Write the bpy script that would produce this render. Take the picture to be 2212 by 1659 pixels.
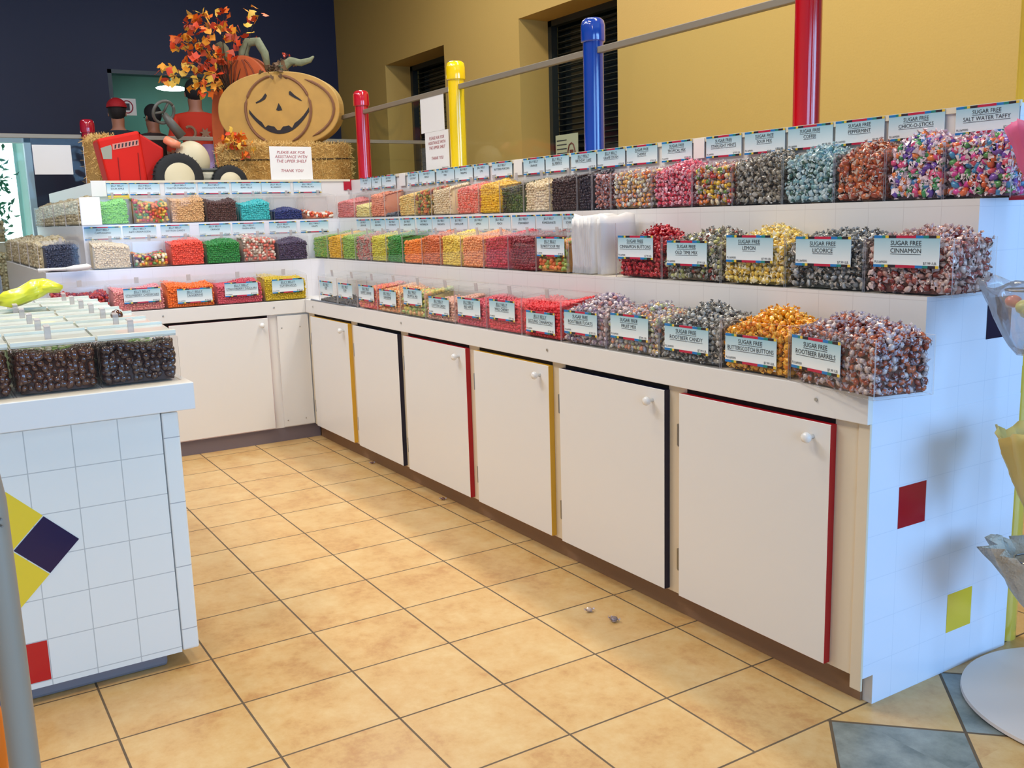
import bpy, bmesh, math, random
import numpy as np
from mathutils import Vector, Matrix, Euler
random.seed(7); rng = np.random.default_rng(7)
for o in list(bpy.data.objects): bpy.data.objects.remove(o)
C = bpy.context.scene.collection
S = bpy.context.scene
PI = math.pi

# ------------------------------------------------------------------ camera
cam_d = bpy.data.cameras.new('camera'); cam = bpy.data.objects.new('camera', cam_d); C.objects.link(cam)
S.camera = cam
FPX, YAW, PIT, ROL = 2062.2284, 0.5541, -0.1758, -0.0291
CX, CY, CZ = 5.1777, -1.9675, 1.3357
cam_d.sensor_fit = 'HORIZONTAL'; cam_d.sensor_width = 36.0; cam_d.lens = 36.0 * FPX / 2212.0
cam_d.clip_start = 0.05; cam_d.clip_end = 60
f = Vector((-math.cos(PIT) * math.cos(YAW), math.cos(PIT) * math.sin(YAW), math.sin(PIT)))
rt = f.cross(Vector((0, 0, 1))).normalized(); up = rt.cross(f)
r2 = rt * math.cos(ROL) + up * math.sin(ROL); u2 = -rt * math.sin(ROL) + up * math.cos(ROL)
cam.matrix_world = Matrix(((r2.x, u2.x, -f.x, CX), (r2.y, u2.y, -f.y, CY), (r2.z, u2.z, -f.z, CZ), (0, 0, 0, 1)))
# ------------------------------------------------------------------ look, world, light
S.view_settings.view_transform = 'Standard'; S.view_settings.look = 'None'
S.view_settings.exposure = -0.06; S.view_settings.gamma = 1.0; S.view_settings.use_curve_mapping = False
S.cycles.transparent_max_bounces = 40; S.cycles.max_bounces = 8; S.cycles.diffuse_bounces = 3
S.cycles.glossy_bounces = 3; S.cycles.sample_clamp_indirect = 6.0; S.cycles.caustics_reflective = False; S.cycles.caustics_refractive = False
W = bpy.data.worlds.new('world'); S.world = W; W.use_nodes = True
W.node_tree.nodes['Background'].inputs[0].default_value = (0.62, 0.72, 0.9, 1)
W.node_tree.nodes['Background'].inputs[1].default_value = 0.25

def area_light(name, loc, rot, sx, sy, power, col, spread=PI):
    d = bpy.data.lights.new(name, 'AREA'); d.shape = 'RECTANGLE'; d.size = sx; d.size_y = sy
    d.energy = power; d.color = col; d.spread = spread
    o = bpy.data.objects.new(name, d); C.objects.link(o); o.location = loc; o.rotation_euler = rot
    return o
WARM = (1.0, 0.82, 0.56); DAY = (0.30, 0.58, 1.0); COOL = (0.80, 0.86, 1.0)
# daylight through the storefront behind the camera
area_light('daylight_storefront', (9.3, 1.9, 1.75), (0, PI / 2, 0), 2.7, 3.6, 330, DAY)
area_light('daylight_storefront_side', (9.3, -3.4, 1.9), (0, PI / 2, 0), 2.4, 3.4, 150, DAY)
# ceiling lamps of the shop, plus added fills for gold wall and back counter
LAMPS_AND_FILLS = [(2.9, -3.0, 54), (1.1, -2.4, 68), (1.9, -1.0, 30), (0.1, -1.5, 44), (-0.9, -2.6, 34), (-3.2, -2.2, 14), (-1.8, 1.1, 40), (0.6, 1.1, 50), (2.4, 1.1, 62), (6.2, -3.4, 30)]
for lx, ly, lw in LAMPS_AND_FILLS:
    area_light('ceiling_lamp_and_fill', (lx, ly, 4.22), (0, 0, 0), 1.2, 0.3, lw, WARM if lx > 1.5 else COOL)

# ------------------------------------------------------------------ materials
def lin(c):
    return tuple(((v / 255) / 12.92 if v / 255 <= .04045 else ((v / 255 + .055) / 1.055) ** 2.4) for v in c) + (1,)
MC = {}
def mat(name, c, rough=.5, metal=0., spec=.5, bump=0., bscale=40., var=0., coat=0., alpha=1., emit=0.):
    if name in MC: return MC[name]
    m = bpy.data.materials.new(name); m.use_nodes = True; nt = m.node_tree; b = nt.nodes['Principled BSDF']
    b.inputs['Base Color'].default_value = lin(c); b.inputs['Roughness'].default_value = rough
    b.inputs['Metallic'].default_value = metal; b.inputs['Specular IOR Level'].default_value = spec
    b.inputs['Coat Weight'].default_value = coat; b.inputs['Coat Roughness'].default_value = .08
    b.inputs['Alpha'].default_value = alpha
    if emit:
        b.inputs['Emission Color'].default_value = lin(c); b.inputs['Emission Strength'].default_value = emit
    if bump or var:
        tc = nt.nodes.new('ShaderNodeTexCoord'); n = nt.nodes.new('ShaderNodeTexNoise')
        n.inputs['Scale'].default_value = bscale; n.inputs['Detail'].default_value = 4
        nt.links.new(tc.outputs['Object'], n.inputs['Vector'])
        if bump:
            bp = nt.nodes.new('ShaderNodeBump'); bp.inputs['Strength'].default_value = bump; bp.inputs['Distance'].default_value = .01
            nt.links.new(n.outputs['Fac'], bp.inputs['Height']); nt.links.new(bp.outputs['Normal'], b.inputs['Normal'])
        if var:
            mx = nt.nodes.new('ShaderNodeMix'); mx.data_type = 'RGBA'
            k = lin(c); mx.inputs['A'].default_value = tuple(v * (1 - var) for v in k[:3]) + (1,)
            mx.inputs['B'].default_value = tuple(min(1, v * (1 + var)) for v in k[:3]) + (1,)
            nt.links.new(n.outputs['Fac'], mx.inputs['Factor']); nt.links.new(mx.outputs['Result'], b.inputs['Base Color'])
    MC[name] = m; return m
class NT:
    """small helper for node maths"""
    def __init__(s, m): s.nt = m.node_tree; s.N = s.nt.nodes; s.L = s.nt.links
    def m(s, op, a, b=0., c=0.):
        n = s.N.new('ShaderNodeMath'); n.operation = op
        for i, v in enumerate((a, b, c)):
            if isinstance(v, (int, float)): n.inputs[i].default_value = v
            else: s.L.new(v, n.inputs[i])
        return n.outputs[0]
    def mix(s, fac, a, b):
        n = s.N.new('ShaderNodeMix'); n.data_type = 'RGBA'
        for k, v in (('Factor', fac), ('A', a), ('B', b)):
            if isinstance(v, (int, float, tuple)): n.inputs[k].default_value = v
            else: s.L.new(v, n.inputs[k])
        return n.outputs['Result']
    def line(s, coord, off, pitch, width):     # 1 inside a grout line
        t = s.m('DIVIDE', s.m('SUBTRACT', coord, off), pitch)
        fr = s.m('ABSOLUTE', s.m('SUBTRACT', s.m('FRACT', s.m('ADD', t, 100.5)), .5))
        return s.m('LESS_THAN', fr, width / pitch / 2)
    def noise(s, vec, scale, detail=4, rough=.6):
        n = s.N.new('ShaderNodeTexNoise'); n.inputs['Scale'].default_value = scale; n.inputs['Detail'].default_value = detail
        n.inputs['Roughness'].default_value = rough; s.L.new(vec, n.inputs['Vector']); return n.outputs['Fac']
def tile_mat(name, axis, off, offz, pitch, col=(236, 238, 240), grout=(196, 198, 196), rough=.18, gw=.0022):
    if name in MC: return MC[name]
    m = mat(name, col, rough, spec=.6); h = NT(m); b = h.N['Principled BSDF']
    g = h.N.new('ShaderNodeNewGeometry'); sp = h.N.new('ShaderNodeSeparateXYZ'); h.L.new(g.outputs['Position'], sp.inputs[0])
    l = h.m('MAXIMUM', h.line(sp.outputs[axis], off, pitch, gw), h.line(sp.outputs[2], offz, pitch, gw))
    h.L.new(h.mix(l, lin(col), lin(grout)), b.inputs['Base Color'])
    bp = h.N.new('ShaderNodeBump'); bp.inputs['Strength'].default_value = .25; bp.inputs['Distance'].default_value = .002; bp.invert = True
    h.L.new(l, bp.inputs['Height']); h.L.new(bp.outputs['Normal'], b.inputs['Normal'])
    return m
def floor_mat():
    m = mat('floor_tiles', (225, 190, 140), .32, spec=.45); h = NT(m); b = h.N['Principled BSDF']
    g = h.N.new('ShaderNodeNewGeometry'); sp = h.N.new('ShaderNodeSeparateXYZ'); h.L.new(g.outputs['Position'], sp.inputs[0])
    x, y = sp.outputs[0], sp.outputs[1]; P = .33
    lg = h.m('MAXIMUM', h.line(x, 0, P, .0062), h.line(y, 0, P, .0062))
    a = h.m('MULTIPLY', h.m('ADD', h.m('SUBTRACT', x, 3.636), h.m('ADD', y, .06)), .70711)
    c = h.m('MULTIPLY', h.m('SUBTRACT', h.m('SUBTRACT', x, 3.636), h.m('ADD', y, .06)), .70711)
    ld = h.m('MAXIMUM', h.line(a, 0, P, .008), h.line(c, 0, P, .008))
    out = h.m('GREATER_THAN', x, 3.633)
    l = h.m('ADD', h.m('MULTIPLY', ld, out), h.m('MULTIPLY', lg, h.m('SUBTRACT', 1, out)))
        # tint per tile
    ix = h.m('FLOOR', h.m('DIVIDE', x, P)); iy = h.m('FLOOR', h.m('DIVIDE', y, P))
    wn = h.N.new('ShaderNodeTexWhiteNoise'); wn.noise_dimensions = '2D'; cb = h.N.new('ShaderNodeCombineXYZ')
    h.L.new(ix, cb.inputs[0]); h.L.new(iy, cb.inputs[1]); h.L.new(cb.outputs[0], wn.inputs['Vector'])
    ofs = h.N.new('ShaderNodeVectorMath'); ofs.operation = 'MULTIPLY_ADD'
    h.L.new(wn.outputs['Color'], ofs.inputs[0]); ofs.inputs[1].default_value = (9, 9, 9); h.L.new(g.outputs['Position'], ofs.inputs[2])
    n1 = h.noise(ofs.outputs[0], 7, 6, .68); n2 = h.noise(ofs.outputs[0], 38, 5, .7)
    cr = h.N.new('ShaderNodeValToRGB'); e = cr.color_ramp.elements
    e[0].position = .34; e[0].color = lin((188, 140, 84)); e[1].position = .62; e[1].color = lin((214, 182, 126))
    k = e.new(.47); k.color = lin((206, 166, 106))
    h.L.new(h.m('ADD', h.m('MULTIPLY', n1, .62), h.m('ADD', h.m('MULTIPLY', n2, .30), h.m('MULTIPLY', wn.outputs['Value'], .05))), cr.inputs[0])
    cs = h.N.new('ShaderNodeValToRGB'); e = cs.color_ramp.elements
    e[0].position = .36; e[0].color = lin((104, 112, 106)); e[1].position = .66; e[1].color = lin((152, 158, 150))
    h.L.new(n1, cs.inputs[0])
    par = h.m('ADD', h.m('FLOOR', h.m('DIVIDE', a, P)), h.m('FLOOR', h.m('DIVIDE', c, P)))
    ev = h.m('LESS_THAN', h.m('ABSOLUTE', h.m('MODULO', par, 2)), .5)
    col = h.mix(h.m('MULTIPLY', ev, out), cr.outputs[0], cs.outputs[0])
    gn = h.noise(g.outputs['Position'], 3, 2)
    col = h.mix(l, col, h.mix(gn, lin((60, 46, 32)), lin((120, 100, 74))))
    h.L.new(col, b.inputs['Base Color'])
    h.L.new(h.m('ADD', h.m('MULTIPLY', l, .4), h.m('ADD', .22, h.m('MULTIPLY', n2, .22))), b.inputs['Roughness'])
    bp = h.N.new('ShaderNodeBump'); bp.inputs['Strength'].default_value = .3; bp.inputs['Distance'].default_value = .004
    h.L.new(h.m('SUBTRACT', h.m('MULTIPLY', n2, .15), l), bp.inputs['Height']); h.L.new(bp.outputs['Normal'], b.inputs['Normal'])
    return m
def multi(name, cols, rough=.3, coat=.3, spec=.5):
    """one of several colours for every separate sweet"""
    if name in MC: return MC[name]
    m = mat(name, cols[0], rough, coat=coat, spec=spec); h = NT(m); b = h.N['Principled BSDF']
    g = h.N.new('ShaderNodeNewGeometry'); cr = h.N.new('ShaderNodeValToRGB'); cr.color_ramp.interpolation = 'CONSTANT'
    e = cr.color_ramp.elements; e[0].color = lin(cols[0]); e[0].position = 0; e[1].color = lin(cols[min(1, len(cols) - 1)]); e[1].position = 1 / len(cols)
    for i in range(2, len(cols)):
        k = e.new(i / len(cols)); k.color = lin(cols[i])
    h.L.new(g.outputs['Random Per Island'], cr.inputs[0]); h.L.new(cr.outputs[0], b.inputs['Base Color'])
    return m
def clear_mat(name, tint=(1, 1, 1), gloss=.09, haze=0., hcol=(235, 235, 240)):
    if name in MC: return MC[name]
    m = bpy.data.materials.new(name); m.use_nodes = True; h = NT(m); N = h.N
    for n in list(N): N.remove(n)
    out = N.new('ShaderNodeOutputMaterial'); t = N.new('ShaderNodeBsdfTransparent'); t.inputs[0].default_value = tint + (1,)
    gl = N.new('ShaderNodeBsdfGlossy'); gl.inputs['Roughness'].default_value = .04
    fr = N.new('ShaderNodeLayerWeight'); fr.inputs[0].default_value = .22
    k = h.m('ADD', gloss * .35, h.m('MULTIPLY', fr.outputs['Fresnel'], gloss * 3.2))
    mx = N.new('ShaderNodeMixShader'); h.L.new(k, mx.inputs[0]); h.L.new(t.outputs[0], mx.inputs[1]); h.L.new(gl.outputs[0], mx.inputs[2])
    last = mx.outputs[0]
    if haze:
        d = N.new('ShaderNodeBsdfDiffuse'); d.inputs[0].default_value = lin(hcol)
        m2 = N.new('ShaderNodeMixShader'); m2.inputs[0].default_value = haze
        h.L.new(last, m2.inputs[1]); h.L.new(d.outputs[0], m2.inputs[2]); last = m2.outputs[0]
    h.L.new(last, out.inputs[0]); MC[name] = m; return m

WHITE = mat('white_laminate', (230, 227, 221), .35, spec=.4)
WOOD_EDGE = mat('raw_edge', (206, 190, 160), .6)
TOE = mat('vinyl_base', (140, 108, 82), .5, spec=.4, bump=.15, bscale=25)
TOEG = mat('grey_vinyl_base', (122, 120, 126), .45)
RED = mat('red_laminate', (176, 16, 30), .35); YEL = mat('yellow_laminate', (226, 172, 52), .35); NAVY = mat('navy_laminate', (16, 18, 44), .35)
METAL = mat('hinge_steel', (150, 150, 150), .3, metal=1.); KNOB = mat('white_knob', (240, 238, 232), .15, coat=.5)
SCREW = mat('screw_steel', (190, 185, 175), .3, metal=1.)
ACR = clear_mat('acrylic', (.992, .99, .988), .022, .004)
ACRE = clear_mat('acrylic_edge', (.9, .88, .87), .10, .42, (222, 214, 210))
LIDM = clear_mat('acrylic_lid', (.98, .985, .98), .07, .05)
LIDI = clear_mat('acrylic_lid_glare', (.93, .95, .92), .35, .34, (246, 250, 240))  # white haze in the colour stands for glare on the lids
LIDB = mat('acrylic_glare_lip', (240, 244, 228), .25, coat=.5)  # opaque pale lip, its glare put into the colour
GLASS = clear_mat('partition_glass', (.94, .97, .955), .022)
PAPER = mat('white_paper', (238, 234, 226), .55); BLACKINK = mat('black_ink', (48, 52, 58), .6); REDINK = mat('red_ink', (168, 40, 56), .6)

# ------------------------------------------------------------------ mesh helpers
class MB:
    def __init__(s): s.v = []; s.f = []; s.mi = []
    def add(s, vs, fs, mi=0):
        b = len(s.v); s.v += [tuple(v) for v in vs]; s.f += [tuple(b + i for i in f) for f in fs]
        s.mi += (list(mi) if isinstance(mi, (list, tuple)) else [mi] * len(fs)); return s
    def box(s, x0, x1, y0, y1, z0, z1, mi=0):
        """mi: one slot, or six (-z,+z,-y,+x,+y,-x)"""
        vs = [(x0, y0, z0), (x1, y0, z0), (x1, y1, z0), (x0, y1, z0), (x0, y0, z1), (x1, y0, z1), (x1, y1, z1), (x0, y1, z1)]
        return s.add(vs, [(3, 2, 1, 0), (4, 5, 6, 7), (0, 1, 5, 4), (1, 2, 6, 5), (2, 3, 7, 6), (3, 0, 4, 7)], mi)
    def lathe(s, prof, n=24, c=(0, 0, 0), axis='Z', mi=0, caps=True):
        vs = []; fs = []
        for r, z in prof:
            for i in range(n):
                a = 2 * PI * i / n; p = (r * math.cos(a), r * math.sin(a), z)
                if axis == 'Y': p = (p[0], p[2], p[1])
                if axis == 'X': p = (p[2], p[0], p[1])
                vs.append((p[0] + c[0], p[1] + c[1], p[2] + c[2]))
        for j in range(len(prof) - 1):
            for i in range(n): fs.append((j * n + i, j * n + (i + 1) % n, (j + 1) * n + (i + 1) % n, (j + 1) * n + i))
        if caps: fs.append(tuple(range(n - 1, -1, -1))); fs.append(tuple((len(prof) - 1) * n + i for i in range(n)))
        return s.add(vs, fs, mi)
    def tube(s, pts, r, n=10, mi=0):
        pts = [Vector(p) for p in pts]; rs = r if isinstance(r, (list, tuple)) else [r] * len(pts)
        vs = []; fs = []
        for k, p in enumerate(pts):
            t = (pts[min(k + 1, len(pts) - 1)] - pts[max(k - 1, 0)]).normalized()
            u = t.orthogonal().normalized() if k == 0 else (pu - t * pu.dot(t)).normalized()
            pu = u; w = t.cross(u)
            for i in range(n):
                a = 2 * PI * i / n; vs.append(p + (u * math.cos(a) + w * math.sin(a)) * rs[k])
        for k in range(len(pts) - 1):
            for i in range(n): fs.append((k * n + i, k * n + (i + 1) % n, (k + 1) * n + (i + 1) % n, (k + 1) * n + i))
        fs.append(tuple(range(n - 1, -1, -1))); fs.append(tuple((len(pts) - 1) * n + i for i in range(n)))
        return s.add(vs, fs, mi)
    def prism(s, outline, d0, d1, plane='YZ', mi=0, mi_side=None):
        """outline extruded along the third axis"""
        n = len(outline)
        def P(a, b, d): return {'YZ': (d, a, b), 'XZ': (a, d, b), 'XY': (a, b, d)}[plane]
        vs = [P(a, b, d0) for a, b in outline] + [P(a, b, d1) for a, b in outline]
        ms = mi if mi_side is None else mi_side
        return s.add(vs, [tuple(range(n - 1, -1, -1)), tuple(range(n, 2 * n))] + [(i, (i + 1) % n, n + (i + 1) % n, n + i) for i in range(n)], [mi, mi] + [ms] * n)
    def mesh(s, name, mats, smooth=False):
        me = bpy.data.meshes.new(name); me.from_pydata(s.v, [], s.f)
        for m in (mats if isinstance(mats, (list, tuple)) else [mats]): me.materials.append(m)
        me.polygons.foreach_set('material_index', s.mi)
        if smooth: me.polygons.foreach_set('use_smooth', [True] * len(me.polygons))
        bm = bmesh.new(); bm.from_mesh(me); bmesh.ops.recalc_face_normals(bm, faces=bm.faces); bm.to_mesh(me); bm.free()
        me.update(); return me
    def build(s, name, mats, parent=None, smooth=False, bevel=0., loc=None, rot=None, seg=2, angle=None):
        return put(name, s.mesh(name, mats, smooth), parent, bevel, loc, rot, seg)
def put(name, me, parent=None, bevel=0., loc=None, rot=None, seg=2):
    o = bpy.data.objects.new(name, me); C.objects.link(o)
    if parent is not None: o.parent = parent
    if loc is not None: o.location = loc
    if rot is not None: o.rotation_euler = rot
    if bevel:
        b = o.modifiers.new('bevel', 'BEVEL'); b.width = bevel; b.segments = seg; b.limit_method = 'ANGLE'; b.angle_limit = .6
        b.harden_normals = False
    return o
def tag(o, label, cat, group=None, kind=None):
    o['label'] = label; o['category'] = cat
    if group: o['group'] = group
    if kind: o['kind'] = kind
    return o
def struct(o): o['kind'] = 'structure'; return o
def empty(name, loc=(0, 0, 0), rz=0., label=None, cat=None, group=None):
    o = bpy.data.objects.new(name, None); C.objects.link(o); o.location = loc; o.rotation_euler = (0, 0, rz); o.empty_display_size = .1
    if label: tag(o, label, cat, group)
    return o
def at(p): return tuple(p)

def ico(sub=1):
    bm = bmesh.new(); bmesh.ops.create_icosphere(bm, subdivisions=sub, radius=1)
    v = np.array([x.co[:] for x in bm.verts]); fc = np.array([[w.index for w in p.verts] for p in bm.faces]); bm.free(); return v, fc
ICO1 = ico(1); ICO2 = ico(2); ICO3 = ico(3)
def rotmats(n, tilt=None):
    q = rng.normal(size=(n, 4)); q /= np.linalg.norm(q, axis=1)[:, None]; w, x, y, z = q.T
    return np.array([[1 - 2 * (y * y + z * z), 2 * (x * y - z * w), 2 * (x * z + y * w)], [2 * (x * y + z * w), 1 - 2 * (x * x + z * z), 2 * (y * z - x * w)],
                     [2 * (x * z - y * w), 2 * (y * z + x * w), 1 - 2 * (x * x + y * y)]]).transpose(2, 0, 1)
def scatter_mesh(name, tmpl, pos, R, mats, extra=None):
    """tmpl = (verts, tris, face material ids); one mesh with all copies"""
    tv, tf, tm = tmpl; n = len(pos)
    V = (np.einsum('nij,vj->nvi', R, tv) + pos[:, None, :]).reshape(-1, 3)
    F = (tf[None] + (np.arange(n) * len(tv))[:, None, None]).reshape(-1, 3); M = np.tile(tm, n)
    if extra is not None:
        ev, ef, em = extra; F = np.vstack([F, np.array(ef) + len(V)]); V = np.vstack([V, ev]); M = np.r_[M, em]
    me = bpy.data.meshes.new(name); me.vertices.add(len(V)); me.vertices.foreach_set('co', V.astype(np.float32).ravel())
    me.loops.add(F.size); me.loops.foreach_set('vertex_index', F.astype(np.int32).ravel())
    me.polygons.add(len(F)); me.polygons.foreach_set('loop_start', np.arange(0, F.size, 3, dtype=np.int32))
    me.polygons.foreach_set('loop_total', np.full(len(F), 3, dtype=np.int32))
    for m in mats: me.materials.append(m)
    me.polygons.foreach_set('material_index', M.astype(np.int32)); me.polygons.foreach_set('use_smooth', np.ones(len(F), bool))
    me.update(); me.validate(); return me
def bean_t(l=.009, w=.006, t=.0055, src=ICO1):
    v = src[0] * np.array([l, w, t]); v[:, 1] += (v[:, 0] / l) ** 2 * w * .35
    return v, src[1], np.zeros(len(src[1]), int)
def candy_t(seed, r=.011, wing=.016, flat=.62, src=ICO1, barrel=False):
    """sweet twisted in cellophane: body and two crumpled fans"""
    g = np.random.default_rng(seed)
    v = src[0] * np.array([r * (1.25 if barrel else 1.0), r * (.8 if barrel else 1.), r * (.8 if barrel else flat)]); fs = src[1]; tm = np.zeros(len(fs), int)
    vs = [v]; fl = [fs]; ml = [tm]; base = len(v)
    # loose film around the body
    film = src[0] * np.array([r * 1.25, r * 1.12, r * flat * 1.25]) * (1 + g.normal(size=(len(src[0]), 1)) * .09)
    keep = g.random(len(fs)) < .22
    vs.append(film); fl.append(fs[keep] + base); ml.append(np.ones(keep.sum(), int)); base += len(film)
    for sgn in (-1, 1):
        k = 9; pts = [(sgn * r * .9, 0, 0)]
        for i in range(k):
            a = 2 * PI * i / k; rr = wing * (.30 + .30 * g.random()); pts.append((sgn * (r + wing * (.35 + .4 * g.random())), rr * math.cos(a), rr * .55 * math.sin(a) + (i % 2) * .003))
        vs.append(np.array(pts)); fl.append(np.array([(0, 1 + i, 1 + (i + 1) % k) for i in range(k)]) + base); ml.append(np.ones(k, int)); base += len(pts)
    return np.vstack(vs), np.vstack(fl), np.concatenate(ml)

def heap_points(w, d, h, top, sp, front=True, sides=(), back=False, layers=2, rp=.006):
    """places near the visible skin of a heap: front, chosen sides and the top surface"""
    P = []
    j = lambda: (rng.random() - .5) * sp * .7
    nx = max(2, int(w / sp))
    xs = [rp + (w - 2 * rp) * (i + .5) / nx for i in range(nx)]
    ny = max(2, int(d / sp)); ys = [rp + (d - 2 * rp) * (i + .5) / ny for i in range(ny)]
    if front:
        for i, x in enumerate(xs):
            hh = top(x / w, 0); nz = max(1, int((hh - rp) / (sp * .9)))
            for k in range(nz): P.append((x + j(), rp + rng.random() * sp * .5, rp + (hh - rp * 1.5) * (k + .5) / nz + j() * .5))
    for sd in sides:
        for y in ys:
            hh = top(0 if sd == 'L' else 1, y / d); nz = max(1, int((hh - rp) / (sp * .9)))
            for k in range(nz): P.append(((rp + rng.random() * sp * .5) if sd == 'L' else (w - rp - rng.random() * sp * .5), y + j(), rp + (hh - rp * 1.5) * (k + .5) / nz + j() * .5))
    for L in range(layers):
        for x in xs:
            for y in ys:
                xx = min(max(x + j(), rp), w - rp); yy = min(max(y + j(), rp), d - rp)
                P.append((xx, yy, max(rp, top(xx / w, yy / d) - rp * .6 - L * sp * .8)))
    return np.array(P)
def core_mesh(w, d, top, inset, mi):
    n = 6; vs = []; fs = []
    for b in (0, 1):
        for i in range(n):
            for jx in range(n):
                u, v = i / (n - 1), jx / (n - 1)
                x = inset + (w - 2 * inset) * u; y = inset + (d - 2 * inset) * v
                z = .001 if b == 0 else max(.002, top(x / w, y / d) - inset * 1.6)
                vs.append((x, y, z))
    g = lambda b, i, jx: b * n * n + i * n + jx
    for i in range(n - 1):
        for jx in range(n - 1):
            fs += [(g(1, i, jx), g(1, i + 1, jx), g(1, i + 1, jx + 1)), (g(1, i, jx), g(1, i + 1, jx + 1), g(1, i, jx + 1))]
    for i in range(n - 1):
        for a, b2, c2, d2 in ((g(0, i, 0), g(0, i + 1, 0), g(1, i + 1, 0), g(1, i, 0)), (g(0, i, n - 1), g(1, i, n - 1), g(1, i + 1, n - 1), g(0, i + 1, n - 1)),
                              (g(0, 0, i), g(1, 0, i), g(1, 0, i + 1), g(0, 0, i + 1)), (g(0, n - 1, i), g(0, n - 1, i + 1), g(1, n - 1, i + 1), g(1, n - 1, i))):
            fs += [(a, b2, c2), (a, c2, d2)]
    return np.array(vs), fs, np.full(len(fs), mi)

# ------------------------------------------------------------------ writing
FC = {}
def text_mesh(body, size, squeeze=None, shear=0.):
    key = (body, round(size, 4), squeeze, shear)
    if key in FC: return FC[key]
    cu = bpy.data.curves.new('t', 'FONT'); cu.body = body; cu.size = size; cu.align_x = 'CENTER'; cu.align_y = 'CENTER'; cu.resolution_u = 2; cu.shear = shear
    o = bpy.data.objects.new('t', cu); C.objects.link(o); bpy.context.view_layer.update()
    me = bpy.data.meshes.new_from_object(o); bpy.data.objects.remove(o); bpy.data.curves.remove(cu)
    v = [tuple(x.co) for x in me.vertices]; fs = [tuple(p.vertices) for p in me.polygons]; bpy.data.meshes.remove(me)
    if squeeze and v:
        wd = max(a[0] for a in v) - min(a[0] for a in v)
        if wd > squeeze: k = squeeze / wd; v = [(a[0] * k, a[1], a[2]) for a in v]
    FC[key] = (v, fs); return FC[key]
def add_text(mb, body, size, cx, cz, y, mi, squeeze=None, underline=False, align='C', shear=0.):
    """letters in the local XZ plane, reading from -Y"""
    v, fs = text_mesh(body, size, squeeze, shear)
    if not v: return
    x0 = min(a[0] for a in v); x1 = max(a[0] for a in v)
    ox = cx if align == 'C' else (cx - x0 if align == 'L' else cx - x1)
    mb.add([(a[0] + ox, y, a[1] + cz) for a in v], fs, mi)
    if underline: mb.add([(x0 + ox, y, cz - size * .55), (x1 + ox, y, cz - size * .55), (x1 + ox, y, cz - size * .48), (x0 + ox, y, cz - size * .48)], [(0, 1, 2, 3)], mi)
STRIPES = [('card_blue', (30, 120, 190), .13), ('card_teal', (30, 130, 120), .05), ('card_yellow', (226, 190, 60), .05), ('card_black', (40, 30, 40), .12), ('card_crimson', (190, 30, 66), .30),
           ('card_blue', (30, 120, 190), .11), ('card_teal', (30, 130, 120), .08), ('card_black', (40, 30, 40), .11), ('card_yellow', (226, 190, 60), .05)]
def card_mat():
    if 'card_print' in MC: return MC['card_print']
    m = mat('card_print', (190, 220, 228), .4); h = NT(m); tc = h.N.new('ShaderNodeTexCoord'); sp = h.N.new('ShaderNodeSeparateXYZ'); h.L.new(tc.outputs['Generated'], sp.inputs[0])
    cr = h.N.new('ShaderNodeValToRGB'); e = cr.color_ramp.elements; e[0].color = lin((236, 242, 242)); e[0].position = .15; e[1].color = lin((150, 198, 212)); e[1].position = 1.
    h.L.new(sp.outputs[2], cr.inputs[0]); h.L.new(cr.outputs[0], h.N['Principled BSDF'].inputs['Base Color']); return m
CARD = card_mat()
SM = [CARD] + [mat(n, c, .4) for n, c in dict((a, b) for a, b, _ in STRIPES).items()]
SI = {n: i + 1 for i, n in enumerate(dict((a, b) for a, b, _ in STRIPES))}
def price_card(name, lines, w, h, parent=None, loc=(0, 0, 0), rz=0., plu=True, detail=True, tilt=0.):
    """printed card: local X along, Z up, printed side facing -Y"""
    mb = MB(); mb.box(-w / 2, w / 2, 0, .0015, 0, h, 0)
    for z0 in (0, h * .915):
        x = -w / 2
        for nme, _, fr in STRIPES:
            mb.add([(x, -.0004, z0), (x + fr * w, -.0004, z0), (x + fr * w, -.0004, z0 + h * .085), (x, -.0004, z0 + h * .085)], [(0, 1, 2, 3)], SI[nme]); x += fr * w
    o = mb.build(name, SM, parent, loc=loc, rot=(tilt, 0, rz))
    tb = MB(); n = len(lines)
    for i, t in enumerate(lines):
        add_text(tb, t, h * (.20 if detail else .19), 0, h * (.76 - i * .235), -.0008, 0, squeeze=w * .9, underline=detail)
    if plu:
        add_text(tb, 'PLU#9000', h * .11, -w * .48, h * .165, -.0008, 0, align='L'); add_text(tb, '$7.99 /LB.', h * .115, w * .47, h * .15, -.0008, 0, align='R')
    tb.build('lettering', BLACKINK, o)
    return o

# ================================================================== STRUCTURE
E_ = 3.642; YF = .037; XF = -.43
D2, Z2, D3, Z3, Z4 = .222, 1.093, .43, 1.342, 1.598
ZT = .863; YB = .72
MB().box(-9, 10, -6, 7, -.05, 0).build('floor', floor_mat()).__setitem__('kind', 'structure')
struct(MB().box(-9, 10, -6, 7, 4.3, 4.35).build('ceiling', mat('ceiling_white', (205, 200, 190), .9)))
BLUEW = mat('navy_wall_paint', (13, 20, 54), .55, bump=.05, bscale=60, var=.06)
GOLD = mat('gold_wall_paint', (208, 168, 88), .6, bump=.08, bscale=90, var=.04)
GOLDR = mat('gold_reveal_paint', (212, 176, 96), .6)
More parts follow.
